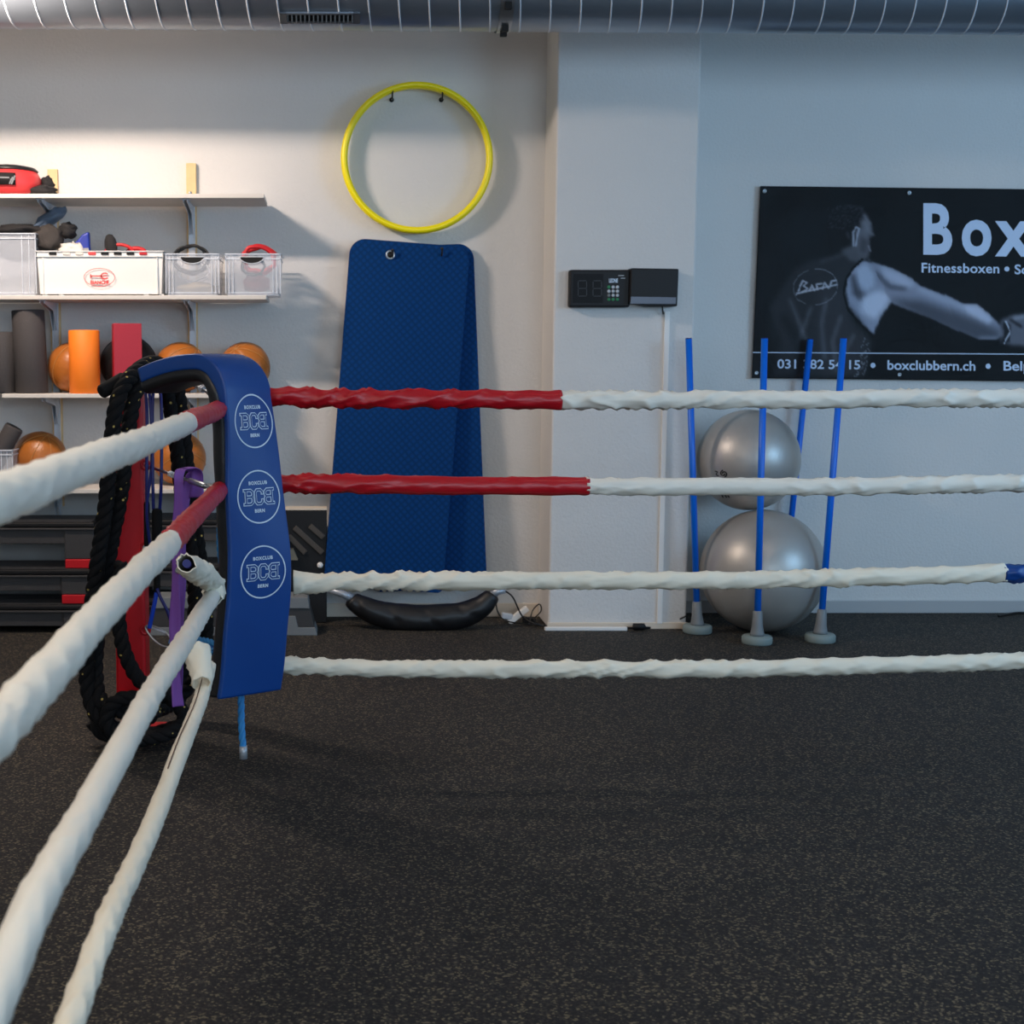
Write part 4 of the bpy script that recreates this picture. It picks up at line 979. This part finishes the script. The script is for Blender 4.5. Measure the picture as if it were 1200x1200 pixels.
# ---------------------------------------------------------------- banner
def banner():
    X0, X1, Y0, Y1 = 881, 1330, 216, 448; ny, nx = (Y1-Y0), (X1-X0)
    img = np.zeros((ny, nx, 3)); yy, xx = np.mgrid[Y0:Y1, X0:X1].astype(float)
    rng = np.random.RandomState(3)
    def blur(a, k):
        if k <= 0: return a
        k = int(k)
        for ax in (0, 1):
            for _ in range(2):
                p = np.pad(a, [(k, k) if i == ax else (0, 0) for i in range(a.ndim)], mode='edge'); c = np.cumsum(p, axis=ax)
                c = np.concatenate([np.zeros_like(np.take(c, [0], axis=ax)), c], axis=ax); n = a.shape[ax]
                a = (np.take(c, range(2*k+1, 2*k+1+n), axis=ax)-np.take(c, range(0, n), axis=ax))/(2*k+1)
        return a
    def mask(poly):
        m = np.zeros((ny, nx), bool); n = len(poly)
        for i in range(n):
            (x1, y1), (x2, y2) = poly[i], poly[(i+1) % n]
            if y1 == y2: continue
            c = ((yy < y1) != (yy < y2)) & (xx < (x2-x1)*(yy-y1)/(y2-y1)+x1); m ^= c
        return m.astype(float)
    def paint(poly, col, k=1, op=1., clip=None):
        m = blur(mask(poly), k)*op
        if clip is not None: m = m*clip
        img[:] = img*(1-m[..., None])+np.array(col)[None, None]*m[..., None]
    def line(pts, wd, col, k=1, op=1., clip=None):
        m = np.zeros((ny, nx))
        for (x1, y1), (x2, y2) in zip(pts, pts[1:]):
            dx, dy = x2-x1, y2-y1; t_ = np.clip(((xx-x1)*dx+(yy-y1)*dy)/(dx*dx+dy*dy+1e-9), 0, 1)
            d = np.hypot(xx-x1-t_*dx, yy-y1-t_*dy); m = np.maximum(m, np.clip(wd/2+.5-d, 0, 1))
        m = blur(m, k)*op
        if clip is not None: m = m*clip
        img[:] = img*(1-m[..., None])+np.array(col)[None, None]*m[..., None]
    img[:] = (9, 11, 14)
    nz = blur(rng.rand(ny, nx), 7); nz = (nz-nz.min())/(nz.max()-nz.min())
    img += (nz*26*np.clip((1010-xx)/110, 0, 1))[..., None]
    # dim torn light at the far left
    paint([(893, 270), (935, 240), (985, 250), (990, 300), (930, 350), (895, 330)], (26, 30, 34), 6, .6)
    paint([(900, 370), (930, 360), (950, 420), (900, 425)], (34, 38, 42), 5, .6)
    # shirt
    shirt = [(930, 316), (950, 304), (975, 300), (995, 290), (1008, 296), (1002, 312), (992, 330), (990, 352), (1000, 374), (1018, 392), (1022, 400), (1014, 442), (905, 442), (915, 400), (900, 360), (920, 330)]
    cs = mask(shirt); paint(shirt, (44, 46, 50), 3)
    paint([(960, 330), (990, 345), (996, 380), (1012, 400), (1005, 440), (965, 440), (955, 380)], (56, 57, 62), 5, .8, cs)
    for p in ([(968, 350), (962, 380), (966, 420)], [(985, 370), (975, 400), (980, 435)], [(950, 360), (935, 400)], [(925, 350), (945, 400), (940, 440)], [(1000, 392), (985, 420)]):
        line(p, 3, (112, 114, 122), 2, .7, cs)
    line([(918, 372), (940, 408), (934, 436)], 8, (20, 22, 26), 4, .8, cs)
    # head & neck
    paint([(975, 248), (990, 240), (1008, 242), (1017, 252), (1022, 272), (1024, 275), (1019, 279), (1018, 290), (1019, 300), (1010, 306), (996, 302), (988, 292), (978, 275)], (60, 60, 64), 1)
    paint([(1002, 268), (1014, 266), (1021, 273), (1017, 281), (1018, 292), (1016, 302), (1006, 300), (1000, 290)], (96, 97, 104), 2)
    paint([(1008, 276), (1017, 283), (1014, 298), (1006, 296)], (64, 64, 70), 2, .8)
    paint([(962, 262), (968, 246), (985, 238), (1002, 240), (1012, 248), (1008, 258), (1004, 266), (999, 270), (996, 288), (985, 292), (970, 290), (960, 278)], (20, 22, 26), 2)
    for _ in range(160):
        x, y = rng.uniform(968, 1012), rng.uniform(241, 268); line([(x, y), (x+1.8, y-1)], 1, (66, 68, 74), 0, .35)
    line([(1012, 252), (1019, 262)], 3, (112, 114, 122), 1, .8)
    paint([(984, 292), (1000, 286), (1016, 302), (1006, 308), (994, 304)], (84, 86, 92), 2, .8)
    paint([(1012, 254), (1020, 262), (1022, 272), (1014, 272), (1008, 262)], (118, 120, 128), 2, .8)
    line([(1017, 271), (1023, 275)], 2.5, (110, 112, 120), 1, .8); line([(1017, 288), (1019, 294)], 2, (110, 112, 120), 0, .8)
    line([(1000, 288), (999, 272), (1003, 266), (1006, 268), (1004, 278), (1002, 288)], 2.2, (138, 142, 152), 0, .9)
    line([(992, 272), (994, 278)], 2, (92, 94, 100), 1, .7)
    line([(962, 306), (980, 300), (998, 292)], 2.5, (88, 90, 96), 2, .7)
    line([(1017, 303), (1019, 306)], 2, (120, 122, 130), 1, .8)
    # shoulder, armpit, side
    paint([(1000, 312), (1012, 305), (1022, 308), (1040, 318), (1046, 340), (1046, 352), (1034, 368), (1026, 384), (1023, 392), (1010, 378), (994, 358), (990, 338), (993, 324)], (128, 134, 148), 1)
    paint([(1003, 314), (1014, 309), (1024, 322), (1024, 336), (1014, 340), (1006, 330)], (150, 158, 172), 2, .9)
    paint([(996, 322), (1000, 320), (1006, 338), (1016, 346), (1008, 352), (999, 344)], (66, 68, 76), 2, .9)
    paint([(1010, 346), (1030, 340), (1044, 346), (1036, 362), (1024, 374), (1008, 364)], (172, 178, 190), 3, .8)
    paint([(992, 350), (1010, 374), (1022, 390), (1016, 384), (998, 366)], (84, 88, 98), 2, .7)
    paint([(1024, 312), (1040, 320), (1044, 332), (1030, 330)], (100, 104, 116), 3, .7)
    # upper arm
    arm = [(1020, 306), (1046, 314), (1066, 324), (1078, 334), (1110, 346), (1130, 356), (1145, 356), (1160, 368), (1172, 380), (1176, 392), (1166, 398), (1148, 398), (1120, 386), (1090, 372), (1062, 362), (1046, 356), (1036, 340)]
    ca = mask(arm); paint(arm, (122, 127, 140), 1)
    paint([(1040, 350), (1080, 352), (1120, 366), (1150, 378), (1172, 388), (1168, 400), (1146, 400), (1080, 372)], (70, 73, 82), 4, .9, ca)
    paint([(1030, 310), (1060, 322), (1074, 334), (1060, 338), (1036, 326)], (156, 162, 176), 3, .8, ca)
    line([(1026, 320), (1042, 336), (1060, 338)], 4, (62, 66, 76), 2, .8, ca)
    line([(1076, 338), (1110, 352), (1136, 364)], 5, (152, 158, 172), 3, .8, ca)
    paint([(1128, 358), (1146, 358), (1164, 374), (1158, 380), (1136, 368)], (164, 170, 184), 2, .8, ca)
    line([(1148, 396), (1166, 396)], 4, (140, 146, 158), 2, .6, ca)
    # shirt arm-hole piping
    line([(1010, 304), (1000, 312), (991, 326), (988, 344), (993, 362), (1008, 380), (1022, 393)], 2.6, (10, 11, 14), 0, 1)
    # wrist strap and glove
    paint([(1172, 374), (1186, 368), (1204, 366), (1240, 370), (1250, 400), (1210, 406), (1184, 404), (1172, 400)], (96, 99, 108), 2)
    paint([(1174, 376), (1184, 380), (1182, 400), (1170, 404), (1176, 392)], (34, 36, 42), 1)
    line([(1178, 376), (1183, 388), (1176, 402)], 1.8, (160, 166, 176), 0, .9)
    line([(1184, 374), (1196, 382)], 3, (30, 32, 38), 1, .9); line([(1188, 372), (1200, 370)], 4, (150, 154, 164), 2, .7)
    # shirt logo: oval and rough script
    oc = [(955+26*math.cos(q)*math.cos(-.2)-21*math.sin(q)*math.sin(-.2), 336+26*math.cos(q)*math.sin(-.2)+21*math.sin(q)*math.cos(-.2)) for q in [2*PI*k/40 for k in range(41)]]
    line(oc[0:12], 1.1, (120, 122, 130), 0, .7); line(oc[14:30], 1.1, (120, 122, 130), 0, .6); line(oc[31:], 1.1, (120, 122, 130), 0, .8)
    for s_ in ([(935, 341), (940, 329), (945, 331), (941, 335), (946, 338), (940, 342)], [(948, 340), (951, 334), (954, 340)], [(957, 339), (956, 333), (962, 332)], [(963, 338), (966, 331), (970, 337)], [(972, 336), (974, 329), (979, 328)], [(933, 344), (980, 333)]):
        line(s_, 2.2, (150, 152, 160), 0, .9)
    for _ in range(50):
        x, y = rng.uniform(1000, 1018), rng.uniform(396, 440); line([(x, y), (x+rng.uniform(-3, 3), y+rng.uniform(-4, 4))], 1.2, (140, 142, 150), 0, .5, mask([(1012, 394), (1022, 398), (1012, 442), (998, 442)]))
    # seams, bottom rule
    line([(896, 218), (890, 443)], 1.5, (26, 30, 36), 1, .8)
    img[:] = np.clip(img, 0, 255)
    Y = YR-.03
    def B3(px, py, d=0.): return at(px, py, Y-d+.006*math.sin(px*.06)*math.sin(py*.05))
    cl = [(891, 218), (881, 443)]
    def edge(v):                    # left edge x at row fraction
        return 891-10*v
    me = bpy.data.meshes.new('banner'); nu, nv = 380, 226; vs = []; cols = []
    for j in range(nv+1):
        v = j/nv
        for i in range(nu+1):
            u = i/nu; xl = 891-10*v; px = xl+(1328-xl)*u; py = 218+(225)*v+ (px-885)*.0115
            vs.append(B3(px, py)); ix = min(nx-1, max(0, int(px-X0))); iy = min(ny-1, max(0, int(py-Y0))); cols.append(img[iy, ix])
    fs = [(j*(nu+1)+i, (j+1)*(nu+1)+i, (j+1)*(nu+1)+i+1, j*(nu+1)+i+1) for j in range(nv) for i in range(nu)]
    org = B3(1100, 330)
    me.from_pydata([tuple(v-org) for v in vs], [], fs)
    ca_ = me.color_attributes.new('print', 'FLOAT_COLOR', 'POINT')
    cc = np.array(cols); cc = np.clip(cc*(.85+.36*cc/170), 0, 235)/255; cc = np.where(cc <= .04045, cc/12.92, ((cc+.055)/1.055)**2.4); cc = np.concatenate([cc, np.ones((len(cc), 1))], 1)
    ca_.data.foreach_set('color', cc.astype(np.float32).ravel())
    for p in me.polygons: p.use_smooth = True
    m = bpy.data.materials.new('banner_print'); m.use_nodes = True; nt = m.node_tree; b = nt.nodes['Principled BSDF']; b.inputs['Roughness'].default_value = .6; b.inputs['Specular IOR Level'].default_value = .2
    an = nt.nodes.new('ShaderNodeAttribute'); an.attribute_name = 'print'; nt.links.new(an.outputs['Color'], b.inputs['Base Color'])
    tcb = nt.nodes.new('ShaderNodeTexCoord'); nb_ = nt.nodes.new('ShaderNodeTexNoise'); nb_.inputs['Scale'].default_value = 5; nb_.inputs['Detail'].default_value = 3; nb_.inputs['Distortion'].default_value = 1.5
    bpb = nt.nodes.new('ShaderNodeBump'); bpb.inputs['Strength'].default_value = .35; bpb.inputs['Distance'].default_value = .02
    nt.links.new(tcb.outputs['Object'], nb_.inputs['Vector']); nt.links.new(nb_.outputs['Fac'], bpb.inputs['Height']); nt.links.new(bpb.outputs[0], b.inputs['Normal']); me.materials.append(m)
    t = thing('banner', org, 'black printed banner showing a boxer punching and the word Box', 'banner')
    o = bpy.data.objects.new('banner_sheet', me); S.collection.objects.link(o); o.parent = t; md = o.modifiers.new('s', 'SOLIDIFY'); md.thickness = .002; md.offset = 1
    slope = .0115
    def put(s_, px, py, cap, wpx, off=0., sp=1., name='lettering', m_=banner_white, d=.006):
        vs, fs = text_mesh(s_, 1., off, sp); x0 = min(v.x for v in vs); x1 = max(v.x for v in vs); kx = wpx/(x1-x0); ky = cap/.70
        P_ = [B3(px+(v.x-x0)*kx, py-v.y*ky+(v.x-x0)*kx*slope, d) for v in vs]
        MB().add(P_, fs).build(name, m_, t)
    put('B', 1082, 296, 57, 34, .03); put('o', 1127, 297, 57, 35, .03); put('x', 1166, 298, 57, 44, .03)
    put('Fitnessboxen', 1080, 319, 11, 91, .018, 1.05); put('•', 1177, 321.5, 13, 6, .03); put('Sc', 1189, 321, 11, 15, .018)
    put('031 382 54 15', 911, 431.5, 10.5, 97, .018); put('•', 1020, 435, 14, 6, .03)
    put('boxclubbern.ch', 1040, 433, 11, 103, .018); put('•', 1155, 436, 14, 6, .03); put('Belp', 1176, 434, 11, 32, .018)
    rl = MB(); pp = [(882+446*k/60, 413+446*k/60*slope*.55) for k in range(61)]
    vs = []
    for x, y in pp: vs += [B3(x, y-.55, .005), B3(x, y+.55, .005)]
    rl.add(vs, [(2*i, 2*i+1, 2*i+3, 2*i+2) for i in range(60)]).build('rule', banner_white, t)
    for px, py in ((896, 224), (1065.5, 226), (886.5, 437), (1054, 439), (1235, 228), (1225, 441)):
        MB().lathe([(.011, 0), (.011, .003), (.006, .005), (.0045, .002), (0, .002)], 18, Matrix.Translation(B3(px, py, .006)) @ Matrix.Rotation(PI/2, 4, 'X')).build('eyelet', steel, t)
banner()
